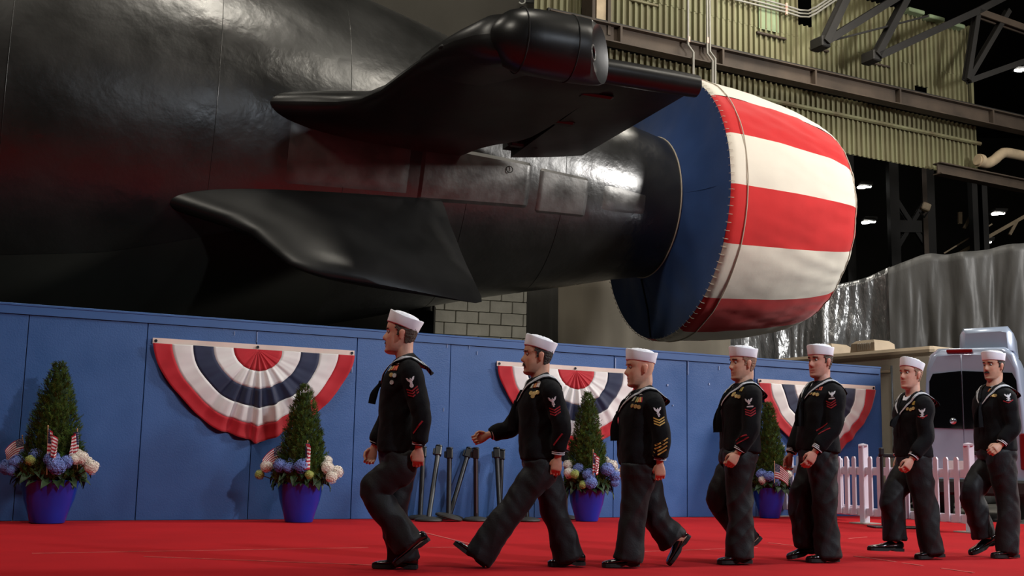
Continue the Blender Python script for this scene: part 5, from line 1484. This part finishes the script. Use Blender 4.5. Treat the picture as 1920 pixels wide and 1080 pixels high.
S(label='sailor with close-cropped hair and four gold medals, fourth in file', head=10, stance=(1380, 1059), stance_lat=.09, seed=4, skin=SK3, hair=HR_L, browm=HR_B, yaw=8, pitch=0, hat=3, hs=1.07, nose=0, girth=1.02,
  j=dict(ear=(1393, 684, 0), neck=(1392, 722, 0), hem=(1388, 848, 0), shL=(1409, 744, .18), elL=(1407, 806, .23), wrL=(1384, 848, .20), shR=(1384, 744, -.18), elR=(1392, 805, -.24), wrR=(1398, 846, -.22),
         hipL=(1385, 862, .085), knL=(1388, 945, .085), anL=(1390, 1038, .085), heL=(1408, 1056, .09), toL=(1346, 1059, .09), hipR=(1380, 862, -.085), knR=(1349, 935, -.085), anR=(1404, 1004, -.085), heR=(1427, 1010, -.09), toR=(1392, 1046, -.09), cuffL=(1388, 1046, .085), cuffR=(1396, 1014, -.085)),
  handL=(1370, 869, 0, .85), handR=(1405, 872, 0, .85), badge=(1404, 753, 1406, 762, 1407, 771), mark='torp', chev='r', nchev=3, stripes=[(1388, 820), (1392, 826)], srot=28, ribbons=[(1379, 731, 0, .04), (1385, 730, 2, .04), (1391, 730, 1, .04)], medals=[(1375, 741, 0), (1381, 743, 0), (1386, 744, 0), (1377, 738, 0)], pin=(1391, 723))
S(label='brown haired sailor looking aside, two red sleeve stripes, fifth in file', head=14, stance=(1545, 1055), stance_lat=.09, seed=5, skin=SK4, hair=HR_B, browm=HR_B, yaw=18, pitch=1, hat=1, hs=1.08, nose=0, girth=1.05, belly=.01,
  j=dict(ear=(1538, 680, 0), neck=(1540, 718, 0), hem=(1535, 848, 0), shL=(1565, 742, .18), elL=(1563, 800, .23), wrL=(1529, 846, .19), shR=(1526, 740, -.18), elR=(1500, 805, -.23), wrR=(1482, 852, -.21),
         hipL=(1542, 862, .085), knL=(1547, 945, .085), anL=(1556, 1036, .085), heL=(1571, 1053, .09), toL=(1513, 1056, .09), hipR=(1525, 862, -.085), knR=(1502, 940, -.085), anR=(1517, 1022, -.085), heR=(1532, 1036, -.09), toR=(1489, 1046, -.09), cuffL=(1552, 1044, .085), cuffR=(1514, 1022, -.085)),
  handL=(1514, 872, .0, .5), handR=(1474, 878, 0, .8), badge=(1560, 739, 1559, 747, 1558, 756), mark='torp', chev='r', nchev=3, stripes=[(1542, 802), (1545, 808)], srot=30, ribbons=[(1525, 730, 2, .035), (1532, 729, 0, .035), (1539, 729, 4, .035)], medals=[(1521, 738, 0), (1527, 739, 0), (1533, 740, 0)], pin=(1537, 723))
S(label='slim fair young sailor with hat tipped back, sixth in file', head=20, stance=(1745, 1049), stance_lat=.09, seed=6, skin=SK2, hair=HR_L, browm=HR_L, yaw=8, pitch=4, hat=12, hs=1.03, nose=0, girth=.92, stubble=.0, legw=.95,
  j=dict(ear=(1708, 704, 0), neck=(1711, 742, 0), hem=(1714, 858, 0), shL=(1732, 760, .165), elL=(1736, 822, .21), wrL=(1710, 860, .18), shR=(1700, 760, -.165), elR=(1692, 820, -.21), wrR=(1684, 858, -.19),
         hipL=(1722, 868, .08), knL=(1735, 950, .08), anL=(1750, 1030, .08), heL=(1768, 1044, .085), toL=(1718, 1049, .085), hipR=(1706, 868, -.08), knR=(1672, 935, -.08), anR=(1676, 1012, -.08), heR=(1691, 1034, -.085), toR=(1629, 1032, -.085), cuffL=(1746, 1036, .08), cuffR=(1677, 1012, -.08)),
  handL=(1698, 880, .0, .85), handR=(1680, 884, 0, .8), badge=(1729, 772, 1729, 779, 1730, 784), mark='cross', chev='r', nchev=1, ribbons=[(1703, 755, 1, .035), (1709, 755, 0, .035), (1714, 756, 1, .035)], medals=[(1702, 767, 0), (1708, 768, 0), (1713, 766, 0)], pin=(1711, 748), tie=(1673, 800))
S(label='dark moustached sailor at the right edge, last in file', head=20, stance=(1885, 1047), stance_lat=.09, seed=7, skin=SK1, hair=HR_D, browm=HR_D, yaw=10, pitch=0, hat=2, hs=1.03, moust=.9, nose=0, girth=1.0,
  j=dict(ear=(1863, 688, 0), neck=(1863, 726, 0), hem=(1868, 846, 0), shL=(1887, 748, .175), elL=(1899, 800, .225), wrL=(1876, 834, .19), shR=(1852, 745, -.175), elR=(1848, 805, -.22), wrR=(1845, 846, -.20),
         hipL=(1876, 858, .085), knL=(1888, 940, .085), anL=(1893, 1030, .085), heL=(1908, 1045, .09), toL=(1861, 1047, .09), hipR=(1862, 858, -.085), knR=(1822, 925, -.085), anR=(1850, 1006, -.085), heR=(1868, 1018, -.09), toR=(1820, 1041, -.09), cuffL=(1889, 1036, .085), cuffR=(1845, 1006, -.085)),
  handL=(1860, 846, .03, .8), handR=(1840, 872, 0, .8), badge=(1890, 743, 1891, 749, 1891, 755), mark='cross', chev='r', nchev=1, ribbons=[(1856, 732, 0, .035), (1862, 732, 1, .035), (1866, 733, 0, .03)], medals=[(1853, 741, 0), (1858, 742, 0), (1863, 742, 0), (1867, 742, 0)], pin=(1862, 725))
